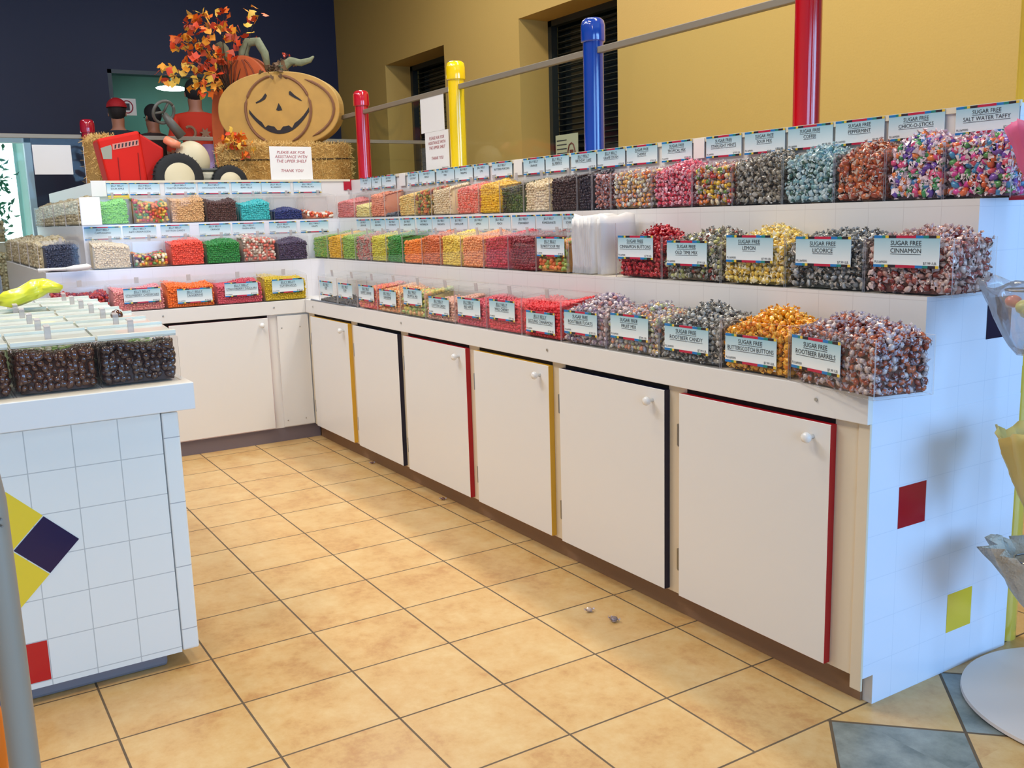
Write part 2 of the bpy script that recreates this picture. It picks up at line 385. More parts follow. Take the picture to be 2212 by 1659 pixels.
# blue back wall with two openings (interior window, opening added for a reflection)
mb = MB(); X0, X1 = -5.9, -5.7
mb.box(X0, X1, 1.9, 2.9, 0, 4.3); mb.box(X0, X1, -.03, 1.9, 2.93, 4.3); mb.box(X0, X1, -.03, 1.9, 0, 1.15)
mb.box(X0, X1, -.82, -.03, 0, 4.3); mb.box(X0, X1, -2.2, -.82, 2.23, 4.3); mb.box(X0, X1, -2.2, -.82, 0, .9); mb.box(X0, X1, -6, -2.2, 0, 4.3)
struct(mb.build('wall_back', BLUEW))
# gold wall with two deep window recesses
mb = MB(); y0, y1 = 2.5, 2.95
for a, b in ((-5.9, -4.395), (-3.083, -1.775), (-.472, 3.3)): mb.box(a, b, y0, y1, 0, 4.3)
for a, b in ((-4.395, -3.083), (-1.775, -.472)): mb.box(a, b, y0, y1, 2.919, 4.3); mb.box(a, b, y0, y1, 0, .9)
struct(mb.build('wall_right', GOLD))
struct(MB().box(3.1, 3.3, 2.95, 7, 0, 4.3).build('wall_far_right', mat('cream_wall', (220, 210, 190), .7)))
struct(MB().box(-9, 10, -6.1, -6, 0, 4.3).build('wall_left', mat('left_wall', (150, 150, 165), .7)))
mb = MB(); mb.box(10, 10.1, -6, 7, 3.3, 4.3); mb.box(10, 10.1, -6, 7, 0, .4)
for yy in (-6, -1.4, .1, 3.9, 6.6): mb.box(10, 10.1, yy, yy + .35, .4, 3.3)
struct(mb.build('wall_front', mat('front_wall', (180, 170, 160), .7)))
# gold wall windows: dark panes with closed blinds
for k, (a, b) in enumerate(((-4.395, -3.083), (-1.775, -.472))):
    w = empty('window_%d' % (k + 1), ((a + b) / 2, 2.79, .9)); w['kind'] = 'structure'
    L = b - a; mb = MB(); mb.box(-L / 2, L / 2, .1, .14, 0, 2.02)
    mb.build('window_pane', mat('dark_window_glass', (28, 34, 30), .12, spec=.6), w)
    mb = MB()
    for i in range(40): mb.box(-L / 2 + .06, L / 2 - .06, .05, .085, .06 + i * .048, .064 + i * .048)
    mb.build('window_blind', mat('dark_blind', (66, 66, 52), .5), w)
    mb = MB()
    for u in (-L / 2, L / 2 - .05): mb.box(u, u + .05, 0, .06, 0, 2.02)
    for u in (0, 1.97): mb.box(-L / 2, L / 2, 0, .06, u, u + .05)
    mb.build('window_frame', mat('dark_window_frame', (44, 48, 44), .4), w)
# interior window in blue wall, room beyond
w = empty('window_3', (-5.8, .94, 1.15)); w['kind'] = 'structure'
mb = MB()
for u in (-.97, .93): mb.box(-.05, .1, u, u + .04, 0, 1.78)
for u in (0, 1.74): mb.box(-.05, .1, -.97, .97, u, u + .04)
mb.build('window_frame', mat('teal_dark_frame', (20, 34, 36), .4), w)
MB().box(-.01, .01, -.93, .93, .04, 1.74).build('window_pane', GLASS, w)
mb = MB(); mb.box(-8.9, -8.8, -.6, 3.6, 0, 4.3); mb.box(-8.9, -5.9, 3.5, 3.6, 0, 4.3); mb.box(-8.9, -5.9, -.7, -.6, 0, 4.3)
struct(mb.build('wall_back_room', mat('teal_room_wall', (100, 140, 132), .7, var=.25, bscale=2)))
mb = MB(); mb.box(-8.8, -5.9, -.6, 3.5, 3.35, 3.4)
struct(mb.build('ceiling_back_room', mat('teal_room_ceiling', (80, 100, 92), .8, var=.4, bscale=3)))
lampm = mat('lamp_tube', (235, 255, 245), .5, emit=14)
for i, (lx, ly, lz, sx, sy) in enumerate([(-7.9, 1.12, 3.05, .09, .2), (-7.95, 1.2, 3.24, .04, .045), (-7.95, 1.34, 3.235, .04, .045), (-7.95, 1.46, 3.23, .04, .05)]):
    L = empty('ceiling_lamp', (lx, ly, lz), 0, ['long bright lamp seen through the window in the blue wall', 'leftmost of three small round lamps behind the orange leaves',
              'middle of three small round lamps behind the orange leaves', 'rightmost of three small round lamps behind the orange leaves'][i], 'lamp', 'lamps in the room behind the blue wall')
    v = MB(); v.add(ICO2[0] * np.array([sx * .6, sy, .035]), ICO2[1].tolist()); v.build('lamp_shade', lampm, L, smooth=True)
    MB().tube([(0, 0, .03), (0, 0, 3.35 - lz)], .008, 6).build('rod', METAL, L)
area_light('back_room_light', (-7.3, 1.5, 3.3), (0, 0, 0), 1.5, 1.5, 26, (.65, 1., .85))
# added opening at far left, standing in for a reflection in the glass
w = empty('window_4', (-5.8, -1.5, .9)); w['kind'] = 'structure'
mb = MB()
for u in (-.7, .62): mb.box(-.02, .1, u, u + .06, 0, 1.33)
for u in (0, 1.28): mb.box(-.02, .1, -.7, .68, u, u + .05)
mb.build('window_frame', mat('reflection_frame_pale', (190, 215, 225), .4), w)
MB().box(-.01, .01, -.7, .66, .05, 1.28).build('window_pane', GLASS, w)
struct(MB().box(-8.4, -8.3, -5.5, -.75, -.5, 4.3).build('reflected_sky', mat('reflected_sky_glow', (235, 248, 255), 1, emit=3.2)))  # glowing panel added as the sky mirrored in the left glass
tr = empty('reflected_tree', (-7.35, -1.27, 0), 0, 'blue-green leafy tree added for the reflection in the left glass', 'tree')
pts = rng.normal(size=(900, 3)) * np.array([.2, .12, .24]) + np.array([0, .04, 1.72])
lf = (np.array([(0, 0, 0), (.05, .02, .02), (.1, 0, 0), (.05, -.02, .02)]), np.array([(0, 1, 2), (0, 2, 3)]), np.zeros(2, int))
put('foliage', scatter_mesh('foliage', lf, pts, rotmats(len(pts)), [mat('tree_leaf', (130, 200, 170), .6)]), tr)
MB().tube([(0, 0, 0), (.02, 0, .8), (0, .03, 1.6)], [.06, .05, .02], 8).build('trunk', mat('bark', (70, 60, 50), .9), tr)
# housings for the ceiling lamps and the added fill lights
for i, (lx, ly, lw) in enumerate(LAMPS_AND_FILLS):
    MB().box(lx - .65, lx + .65, ly - .2, ly + .2, 4.24, 4.3).build('trim_%d' % (i + 1), WHITE)['kind'] = 'structure'
# raised floor behind the glass
struct(MB().box(-5.68, -3.45, -1.2, 2.48, 0, .88).build('floor_raised', mat('raised_floor', (90, 84, 80), .7)))

# ================================================================== DISPLAY COUNTER, long run on the right
TR = tile_mat('riser_tiles', 0, .05, .003, .12, (232, 228, 222), (214, 208, 202), gw=.0015)
TE = tile_mat('end_wall_tiles', 1, .058, 0., .12, (222, 230, 244), (210, 220, 236), gw=.0018)
ctr = empty('display_counter', (1.6, .4, 0), 0, 'long white stepped candy counter with six cabinet doors along the right', 'counter')
ctr.location = (0, 0, 0)
mb = MB()      # slots 0 riser tiles, 1 end tiles, 2 white, 3 cream
sl = lambda: [2, 2, 0, 1, 2, 2]
mb.box(XF, E_, YF + .018, YB, .085, .783, [2, 2, 3, 1, 2, 2])
mb.box(XF, E_ - .001, YF + .018, YB, .783, ZT, [2, 2, 2, 1, 2, 2])
mb.box(XF - D2, E_, YF + D2, YB, ZT, Z2, sl()); mb.box(XF - D3, E_, YF + D3, YB, Z2, Z3, sl()); mb.box(-1.025, E_, .63, YB, Z3, Z4 - .003, [2, 2, 2, 1, 2, 2])
mb.box(E_ - .06, E_, .1, YB, 0, .085, [2, 2, 2, 1, 2, 2])
mb.build('carcass', [TR, TE, WHITE, mat('frame_cream', (222, 208, 182), .45)], ctr)
MB().box(XF - .005, E_ - .03, .09, .1, 0, .085).build('toe_kick', TOE, ctr)
fa = MB().box(XF, E_ + .002, YF, YF + .02, .783, ZT).build('fascia', WHITE, ctr, bevel=.002)
mb = MB()
for x in (3.48, 2.2, .92, -.3): mb.lathe([(.005, 0), (.005, .002), (.002, .003)], 10, (x, YF - .003, .826), 'Y')
mb.build('screw', SCREW, fa)
MB().box(E_ - .035, E_ + .001, YF + .012, YF + .02, .05, .783).build('corner_post', mat('frame_cream', (222, 208, 182), .45), ctr, bevel=.002)
MB().box(XF, E_ + .003, .622, .631, 1.585, 1.602).build('top_ledge', mat('aged_ledge', (226, 216, 190), .5), ctr)
def hinge(mb, x, y, z, back=False):
    mb.box(x - .012, x - .002, y - .003, y + .004, z - .035, z + .035)
    mb.lathe([(.004, -.036), (.004, .036)], 8, (x - .002, y - .004, z))
DO = [(-.343, .242, YEL), (.314, .878, NAVY), (.945, 1.568, RED), (1.64, 2.212, YEL), (2.28, 2.875, NAVY), (2.943, 3.535, RED)]
for i, (a, b, col) in enumerate(DO):
    mb = MB(); t = .018
    mb.box(a, b, YF - .005, YF + t, .092, .766, [1, 1, 0, 1, 1, 1])
    d = mb.build('door', [WHITE, col], ctr, bevel=.0012, seg=1); d['label'] = 'white door with %s edge' % {YEL: 'yellow', NAVY: 'navy', RED: 'red'}[col]
    if i != 1:
        kb = MB().lathe([(.007, 0), (.006, -.012), (.013, -.018), (.0155, -.026), (.012, -.034), (.004, -.0365)], 20, (b - .06, YF - .005, .725), 'Y'); kb.build('knob', KNOB, d, smooth=True)
    for hz in (.63, .215):
        hb = MB(); hinge(hb, a, YF + .001, hz); hb.build('hinge', METAL, d)
for (ya, za, nm, col) in ((.178, .48, 'red_tile', (160, 6, 26)), (.418, .12, 'yellow_tile', (224, 196, 50)), (.53, .957, 'navy_tile', (16, 8, 46))):
    MB().box(E_ - .001, E_ + .0012, ya, ya + .115, za, za + .115).build('inlaid_tile', mat(nm, col, .15, spec=.6), ctr)['label'] = nm.replace('_', ' ')
MB().box(E_ - .001, E_ + .0013, .6, YB, 1.36, 1.49).build('inlaid_tile', mat('amber_tile', (226, 168, 20), .2), ctr)['label'] = 'amber tile'
MB().box(E_ - .001, E_ + .0014, .6, YB, 1.335, 1.36).build('inlaid_tile', mat('red_tile', (160, 6, 26), .15), ctr)['label'] = 'dark red strip of tile'

# back run
ctb = empty('display_counter', (0, 0, 0), 0, 'white stepped candy counter across the back under the toy tractor and pumpkins', 'counter')
mb = MB(); TBk = tile_mat('back_riser_tiles', 1, .05, .003, .12, (234, 232, 236), (220, 216, 220), gw=.0012)
o3 = lambda: [2, 2, 0, 0, 2, 2]
XE = -3.15
mb.box(XE, XF - .018, -1.57, YB, .085, .783, [2, 2, 0, 2, 2, 2]); mb.box(XE, XF - .018, -1.57, YB, .783, ZT, [2, 2, 0, 2, 2, 2])
mb.box(XE, XF - D2, -1.35, YB, ZT, Z2, o3()); mb.box(XE, XF - D3, -1.11, YB, Z2, Z3, o3()); mb.box(XE, -1.025, -1.0, YB, Z3, 1.47, 2)
mb.box(-1.115, -1.025, -1.0, YB, 1.47, Z4 - .003, 2); mb.box(XE, -1.115, -1.0, -.93, 1.47, Z4 - .003, 2)
mb.build('carcass', [TBk, TE, WHITE], ctb)
MB().box(XF - .03, XF - .02, -1.6, .09, 0, .085).build('toe_kick', mat('grey_brown_base', (116, 104, 108), .5), ctb)
fa = MB().box(XF - .02, XF, -1.6, YF, .783, ZT).build('fascia', WHITE, ctb, bevel=.002)
mb = MB()
for yy in (-.16, -.8): mb.lathe([(.005, 0), (.005, .002), (.002, .003)], 10, (XF + .0005, yy, .826), 'X')
mb.build('screw', SCREW, fa)
d = MB().box(XF - .018, XF, -.775, -.2, .092, .768, [1, 1, 1, 0, 1, 1]).build('door', [WHITE, RED], ctb, bevel=.0012, seg=1)
MB().lathe([(.007, 0), (.006, .012), (.013, .018), (.0155, .026), (.012, .034), (.004, .0365)], 20, (XF, -.245, .728), 'X').build('knob', KNOB, d, smooth=True)
d2 = MB().box(XF - .018, XF, -1.4, -.835, .092, .768, [1, 1, 1, 0, 1, 1]).build('door', [WHITE, NAVY], ctb, bevel=.0012, seg=1)
pn = MB().box(XF - .018, XF - .002, -.143, .05, .092, .772).build('filler_panel', WHITE, ctb, bevel=.001)
mb = MB()
for yy in (-.12, -.005):
    for zz in (.13, .70): mb.lathe([(.004, 0), (.004, .002), (.002, .003)], 8, (XF - .002, yy, zz), 'X')
mb.build('screw', SCREW, pn)
MB().box(-1.03, -1.02, .575, .69, 1.53, 1.6).build('inlaid_tile', mat('crimson_tile', (178, 6, 32), .2), ctb)['label'] = 'crimson tile in the top corner'
MB().box(-1.027, -1.018, -1.0, .62, 1.588, 1.602).build('top_ledge', mat('aged_ledge', (226, 216, 190), .5), ctb)

# ================================================================== BINS
TW = .004
def bin_mesh(w, d, h, side_h=None):
    """open acrylic box; thin walls with pale edges"""
    mb = MB(); A, Bm = 0, 1
    mb.box(0, w, 0, TW, 0, h, [Bm, Bm, A, Bm, A, Bm]); mb.box(0, w, d - TW, d, 0, h, [Bm, Bm, A, Bm, A, Bm])
    mb.box(0, TW, TW, d - TW, 0, h, [Bm, Bm, A, A, A, A]); mb.box(w - TW, w, TW, d - TW, 0, h, [Bm, Bm, A, A, A, A])
    mb.box(TW, w - TW, TW, d - TW, 0, TW, [A, A, A, A, A, A])
    return mb
BINC = {}
def place_bin(x0, x1, run, tier, h=.15, d=.185, lid=True, card=None, desc='', thick=0, rot=0., where=None, group='bins'):
    """run: R long right counter, B back counter; x0..x1 along the run"""
    y, z = {1: (.045 - YF, ZT), 2: (.232, Z2), 3: (.442, Z3)}[tier]
    w = x1 - x0 - .003
    if run == 'R': loc, rz = (x0, YF + y, z), rot
    else: loc, rz = (XF - y, x0, z), PI / 2 + rot
    where = where or {1: 'lowest shelf', 2: 'middle shelf', 3: 'top shelf'}[tier] + {'R': ' of the long counter', 'B': ' of the back counter'}[run]
    o = empty('candy_bin', loc, rz, 'clear bin of %s, %s' % (desc, where.replace(' of the ', ', ')), 'bin', 'clear candy bins, ' + where)
    key = (round(w, 3), round(d, 3), h)
    if key not in BINC: BINC[key] = bin_mesh(w, d, h).mesh('bin_walls', [ACR, ACRE])
    put('bin_walls', BINC[key], o)
    if lid:
        a = .10
        l = MB().box(0, w, 0, d * .98, 0, .004, 0).build('lid', [LIDM], o, loc=(0, .003, h + .001 + .012), rot=(a, 0, 0))
        l.location = (0, .003, h + .002)
        MB().box(w * .46, w * .54, .03, .035, 0, .034).build('handle', [ACRE], l)
    return o, loc, rz, w
def jelly(o_loc, rz, w, d, fill, desc, where, cols, tmpl=None, sp=.0125, slope=.25, name='jelly_beans', cat='jelly beans', band=None, rp=.006, sides=(), wave=.012):
    ph = rng.random() * 6
    top = lambda u, v: fill * (1 - .05 + .10 * v) + wave * math.sin(u * 5 + ph) * (.4 + .6 * v) + slope * .05 * v
    wi, di = w - 2 * TW, d - 2 * TW
    P = heap_points(wi, di, 0, top, sp, sides=sides, layers=1, rp=rp * .7)
    tm = tmpl or bean_t()
    cm = multi('sweets_' + desc.replace(' ', '_'), cols)
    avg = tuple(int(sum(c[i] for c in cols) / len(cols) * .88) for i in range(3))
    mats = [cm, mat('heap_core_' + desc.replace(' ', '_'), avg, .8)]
    tv, tf, tmi = tm
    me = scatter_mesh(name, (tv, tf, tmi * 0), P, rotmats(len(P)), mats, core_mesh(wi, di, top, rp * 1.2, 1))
    o = put(name, me, None, loc=None)
    o.matrix_world = Matrix.Translation(o_loc) @ Matrix.Rotation(rz, 4, 'Z') @ Matrix.Translation((TW, TW, TW))
    tag(o, '%s heaped in a bin, %s' % (desc, where), cat, kind='stuff'); return o
WR = {1: 'lowest shelf of the long counter', 2: 'middle shelf of the long counter', 3: 'top shelf of the long counter'}
WBk = {1: 'lowest shelf of the back counter', 2: 'middle shelf of the back counter', 3: 'top shelf of the back counter'}
MIXED = [(230, 120, 40), (200, 50, 40), (230, 190, 60), (90, 140, 50), (240, 225, 190), (90, 30, 60)]
CH = bean_t(.014, .011, .009)
small = [
 # run, tier, x0, x1, fill, desc, colours, chunky
 ('R', 3, -.942, -.640, .105, 'pink jelly beans', [(236, 140, 130), (232, 128, 122)], 0),
 ('R', 3, -.634, -.396, .070, 'pale yellow jelly beans', [(236, 220, 140)], 0),
 ('R', 3, -.392, -.176, .132, 'salmon orange jelly beans', [(240, 150, 110)], 0),
 ('R', 3, -.173, .012, .02, 'a few dark sweets under a glossy lid', [(90, 92, 96)], 0),
 ('R', 3, .015, .231, .118, 'honey yellow jelly beans', [(238, 190, 100), (240, 204, 120)], 0),
 ('R', 3, .234, .436, .132, 'mixed orange and green sour sweets', [(220, 120, 50), (200, 160, 70), (120, 120, 50), (180, 70, 40)], 1),
 ('R', 3, .439, .655, .136, 'cream jelly beans', [(238, 216, 176), (232, 206, 160)], 0),
 ('R', 3, .713, .953, .132, 'pale coral jelly beans', [(240, 150, 130), (244, 110, 90)], 0),
 ('R', 3, .955, 1.158, .138, 'golden yellow jelly beans', [(244, 192, 30)], 0),
 ('R', 3, 1.161, 1.370, .122, 'olive and black jelly beans', [(74, 74, 30), (50, 40, 32), (90, 92, 40)], 0),
 ('R', 3, 1.373, 1.585, .126, 'speckled ivory jelly beans', [(236, 216, 178), (224, 200, 158)], 0),
 ('R', 3, 1.587, 1.794, .140, 'dark brown jelly beans', [(64, 34, 30), (54, 28, 26)], 0),
 ('R', 3, 1.796, 1.900, .140, 'nearly black purple jelly beans', [(40, 26, 42)], 0),
 ('R', 2, -.905, -.608, .135, 'lime and olive jelly beans', [(120, 176, 50), (160, 176, 50)], 0),
 ('R', 2, -.605, -.377, .135, 'amber jelly beans', [(240, 186, 40)], 0),
 ('R', 2, -.374, -.161, .135, 'light green jelly beans', [(156, 190, 80)], 0),
 ('R', 2, -.158, .062, .135, 'pink and grey speckled jelly beans', [(210, 150, 130), (170, 160, 140), (200, 110, 100)], 0),
 ('R', 2, .065, .277, .138, 'lemon yellow jelly beans', [(216, 204, 60)], 0),
 ('R', 2, .280, .484, .138, 'deep green jelly beans', [(50, 140, 40)], 0),
 ('R', 2, .487, .715, .122, 'bright orange jelly beans', [(250, 138, 40)], 0),
 ('R', 2, .718, .920, .138, 'burnt orange jelly beans', [(220, 116, 60)], 0),
 ('R', 2, .923, 1.129, .14, 'butter yellow jelly beans', [(240, 206, 80)], 0),
 ('R', 2, 1.132, 1.344, .14, 'peach jelly beans', [(246, 160, 100)], 0),
 ('R', 2, 1.347, 1.559, .14, 'raspberry red jelly beans', [(190, 40, 60), (210, 40, 60)], 0),
 ('R', 2, 1.562, 1.782, .14, 'dark cherry jelly beans', [(140, 14, 26)], 0),
 ('R', 2, 1.785, 2.012, .12, 'orange and green sour gummies', [(240, 160, 70), (160, 180, 80), (236, 120, 60)], 1),
 ('R', 1, -.207, .080, .008, 'hardly any sweets beside a grey mat', [(70, 66, 60)], 0),
 ('R', 1, .083, .364, .008, 'only crumbs beside the grey mat', [(60, 56, 60)], 0),
 ('R', 1, .367, .625, .11, 'orange and pink gummies', [(244, 150, 100), (236, 110, 110)], 0),
 ('R', 1, .628, .901, .11, 'peach and cream gummies', [(240, 190, 130), (236, 150, 90)], 0),
 ('R', 1, .904, 1.172, .11, 'green and yellow mixed gummies', [(220, 200, 90), (170, 190, 110), (230, 170, 110)], 1),
 ('R', 1, 1.175, 1.461, .09, 'dusty pink jelly beans', [(220, 160, 140), (226, 176, 150)], 0),
 ('R', 1, 1.464, 1.736, .10, 'rose red jelly beans', [(214, 70, 90)], 0),
 ('R', 1, 1.739, 2.009, .11, 'coral red jelly beans', [(232, 60, 70)], 0),
 ('R', 1, 2.012, 2.280, .125, 'scarlet jelly beans', [(236, 40, 50)], 0),
 ('B', 3, -1.005, -.840, .125, 'apple green jelly beans', [(140, 214, 90), (150, 220, 100)], 0),
 ('B', 3, -.821, -.609, .12, 'orange red and brown fruit slices', MIXED[:4], 1),
 ('B', 3, -.606, -.396, .135, 'tan jelly beans', [(230, 180, 120)], 0),
 ('B', 3, -.393, -.196, .12, 'chocolate brown jelly beans', [(86, 48, 38)], 0),
 ('B', 3, -.186, .016, .105, 'turquoise jelly beans', [(60, 196, 196)], 0),
 ('B', 3, .031, .230, .055, 'navy blue jelly beans', [(20, 40, 110)], 0),
 ('B', 3, .238, .450, .035, 'a thin layer of orange and white sweets', [(230, 120, 60), (240, 230, 210), (210, 70, 40)], 1),
 ('B', 2, -1.345, -1.160, .13, 'dark slate blue jelly beans', [(40, 46, 70), (50, 58, 84)], 0),
 ('B', 2, -1.099, -.888, .13, 'ivory jelly beans', [(236, 214, 176)], 0),
 ('B', 2, -.885, -.679, .065, 'mixed red white and orange sweets', MIXED, 1),
 ('B', 2, -.676, -.473, .13, 'coral orange jelly beans', [(248, 84, 58)], 0),
 ('B', 2, -.470, -.255, .12, 'emerald jelly beans', [(30, 140, 50)], 0),
 ('B', 2, -.252, -.032, .135, 'cream and red speckled jelly beans', [(240, 220, 200), (220, 110, 90), (170, 150, 130)], 1),
 ('B', 2, -.029, .170, .11, 'dusky purple jelly beans', [(74, 54, 84)], 0),
 ('B', 1, -1.36, -1.059, .1, 'dark red gummy cherries', [(150, 26, 40), (190, 50, 40), (120, 20, 60)], 1),
 ('B', 1, -1.056, -.773, .11, 'pink jelly beans with a price card', [(236, 140, 140), (240, 160, 150)], 0),
 ('B', 1, -.770, -.492, .12, 'vivid orange jelly beans', [(252, 118, 20)], 0),
 ('B', 1, -.489, -.209, .11, 'rose pink jelly beans', [(222, 84, 100)], 0),
 ('B', 1, -.206, .064, .125, 'mustard yellow jelly beans', [(222, 190, 20)], 0),
]
CARDS1 = {  # bins that carry their own card: x centre, bottom height, two lines
 ('R', -.207): (-.078, .905, ['JELLY BELLY', 'KIWI']), ('R', .083): (.208, .905, ['JELLY BELLY', 'PLUM']), ('R', .367): (.496, .908, ['JELLY BELLY', 'SUNKIST ORANGE']),
 ('R', .628): (.762, .898, ['JELLY BELLY', 'TANGERINE']), ('R', .904): (1.048, .920, ['JELLY BELLY', 'TROPICAL MIX']), ('R', 1.175): (1.315, .892, ['JELLY BELLY', 'COTTON CANDY']),
 ('R', 1.464): (1.593, .904, ['JELLY BELLY', 'RED APPLE']), ('R', 1.739): (1.867, .912, ['JELLY BELLY', 'WILD CHERRY']), ('R', 2.012): (2.147, .884, ['JELLY BELLY', 'SIZZLING CINNAMON']),
 ('B', -1.056): (-.899, .909, ['JELLY BELLY', 'STRAWBERRY CHEESECAKE']), ('B', -.770): (-.613, .889, ['JELLY BELLY', 'TANGERINE']),
 ('B', -.489): (-.343, .908, ['JELLY BELLY', 'STRAWBERRY DAIQUIRI']), ('B', -.206): (-.061, .91, ['JELLY BELLY', 'TOP BANANA'])}
for run, tier, a, b, fill, desc, cols, ch in small:
    wh = (WR if run == 'R' else WBk)[tier]
    dd = .185 if tier < 3 else .15
    o, loc, rz, w = place_bin(a, b, run, tier, .148, dd, True, None, desc, where=wh)
    if ch: jelly(loc, rz, w, dd, fill, desc, wh, cols, CH, .019, rp=.010, name='gummy_sweets', cat='gummies')
    else: jelly(loc, rz, w, dd, fill, desc, wh, cols)
    k = CARDS1.get((run, a)) if tier == 1 else None
    if k: price_card('price_label', k[2], .196, .083, o, (k[0] - a, -.003, k[1] - ZT), 0, detail=True)
    if tier == 2 and abs(a - 1.785) < .01: price_card('price_label', ['JELLY BELLY', 'SUNKIST SOUR MIX'], .2, .08, o, (.112, -.003, .067), 0)

# dark strips over the doors, painting in the shade of the gap
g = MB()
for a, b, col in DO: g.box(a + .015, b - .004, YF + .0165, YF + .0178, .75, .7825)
g.build('gap_shade', mat('painted_gap_shade', (26, 20, 18), .9), ctr)
g = MB().box(XF - .0178, XF - .0165, -1.35, -.2, .75, .7825).build('gap_shade', mat('painted_gap_shade', (26, 20, 18), .9), ctb)
# far counter beyond the glass at the left
fc = empty('far_counter', (-4.0, -1.75, 0), 0, 'counter with beige sweets seen beyond the left end of the back counter', 'counter')
MB().box(-.4, 0, -1.2, .52, 0, .78).build('carcass', WHITE, fc); MB().box(-.4, -.22, -1.2, .52, .78, 1.22).build('riser', mat('far_riser', (190, 180, 160), .6), fc)
for r_, (zz, xx, hh) in enumerate(((.781, -.215, .34), (1.221, -.4, .2))):
    for i in range(4):
        y0_ = -1.2 + i * .43; dk = (r_ == 1 and i == 3)
        ds = ['tan', 'sandy', 'wheat coloured', 'oat coloured'][i] + ' granola clusters'; wh = ['lower', 'upper'][r_] + ' row of the far counter'
        oo = empty('candy_bin', (-4.0 + xx + .2, -1.75 + y0_, zz), PI / 2, 'clear bin of %s, %s' % (ds, wh), 'bin', 'clear bins on the far counter')
        put('bin_walls', bin_mesh(.42, .19, hh).mesh('bin_walls', [ACR, ACRE]), oo)
        jelly((-4.0 + xx + .2, -1.75 + y0_, zz), PI / 2, .42, .19, hh * .92, ds + ['', ' above'][r_], wh, [(206, 184, 140), (186, 164, 120), (216, 204, 166)], bean_t(.02, .015, .012), .03, rp=.013, name='granola_clusters', cat='granola', wave=.02)
# ---- wrapped sweets
CLEAR = mat('cellophane', (196, 184, 196), .12, spec=.9, coat=.6, alpha=.7)
SILV = mat('cellophane_grey', (176, 172, 164), .14, spec=.9, coat=.6)
INDIV = []
def wrapped(loc, rz, w, d, h, heap, desc, where, cols, film=CLEAR, r=.0105, wing=.013, flat=.62, barrel=False, sides=(), n_ind=0, one='', peak=(.5, .6), sp=.0185, wax=False):
    """heaped twist-wrapped sweets: the first n_ind stand alone, the rest is one heap"""
    ph = rng.random() * 6
    def top(u, v):
        b = math.exp(-(((u - peak[0]) / .42) ** 2 + ((v - peak[1]) / .5) ** 2))
        return h + heap * b + .006 * math.sin(u * 9 + ph) - .012 * (1 - v) * (1 if heap > 0 else 0)
    wi, di = w - 2 * TW, d - 2 * TW
    P = heap_points(wi, di, 0, top, sp, sides=tuple(set(sides) | {'R'}), layers=2, rp=r * .55)
    T = [candy_t(s, r, wing, flat, ICO1, barrel) for s in (1, 2, 3)]
    cm = multi('wrapped_' + desc.replace(' ', '_'), cols, .2, .6)
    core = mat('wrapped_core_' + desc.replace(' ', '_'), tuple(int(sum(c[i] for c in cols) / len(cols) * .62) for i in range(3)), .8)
    M = Matrix.Translation(loc) @ Matrix.Rotation(rz, 4, 'Z') @ Matrix.Translation((TW, TW, TW))
    order = np.argsort(-(P[:, 2] * 3 - P[:, 1])); P = P[order]
    ind = P[:n_ind]; rest = P[n_ind:]
    vs, fs, ms = [], [], []
    V0 = 0; parts = []
    k = rng.integers(0, 3, len(rest))
    allV, allF, allM = [], [], []
    for t in range(3):
        pp = rest[k == t]
        if len(pp) == 0: continue
        tv, tf, tm = T[t]; R = rotmats(len(pp)); V = (np.einsum('nij,vj->nvi', R, tv) + pp[:, None, :]).reshape(-1, 3)
        V[:, 0] = np.clip(V[:, 0], .0008, wi - .0008); V[:, 1] = np.clip(V[:, 1], .0008, di - .0008); V[:, 2] = np.maximum(V[:, 2], .0008)
        allF.append((tf[None] + (np.arange(len(pp)) * len(tv))[:, None, None]).reshape(-1, 3) + V0); V0 += len(V); allV.append(V); allM.append(np.tile(tm, len(pp)))
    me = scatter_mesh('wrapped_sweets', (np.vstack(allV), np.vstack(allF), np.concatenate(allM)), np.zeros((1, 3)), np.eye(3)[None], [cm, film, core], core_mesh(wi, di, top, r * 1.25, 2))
    o = put('wrapped_candies', me); o.matrix_world = M
    tag(o, '%s heaped in a bin, %s' % (desc, where.replace(' of the ', ', ')), 'wrapped candy', kind='stuff')
    if n_ind:
        mm = []
        for s_ in range(3):
            for ci, c in enumerate(cols):
                tv, tf, tm = T[s_]
                mm.append(scatter_mesh('wrapped_candy', (tv, tf, tm), np.zeros((1, 3)), np.eye(3)[None], [mat('single_%s_%d' % (desc.replace(' ', '_'), ci), c, .2, coat=.6), film]))
        Rm = M.to_3x3().to_4x4()
        for p in ind:
            x = min(max(p[0], .018), wi - .018) if p[2] < h else p[0]; y = min(max(p[1], .018), di - .018) if p[2] < h else p[1]
            c = bpy.data.objects.new('wrapped_candy', mm[int(rng.integers(0, len(mm)))]); C.objects.link(c)
            c.location = M @ Vector((x, y, p[2] + .001)); c.rotation_euler = Euler(tuple(rng.random(3) * 6.28))
            tag(c, one, 'candy', 'single sweets on the heap of ' + desc)
    return o
BRN = [(150, 62, 34), (120, 44, 26), (184, 92, 52), (206, 190, 186)]
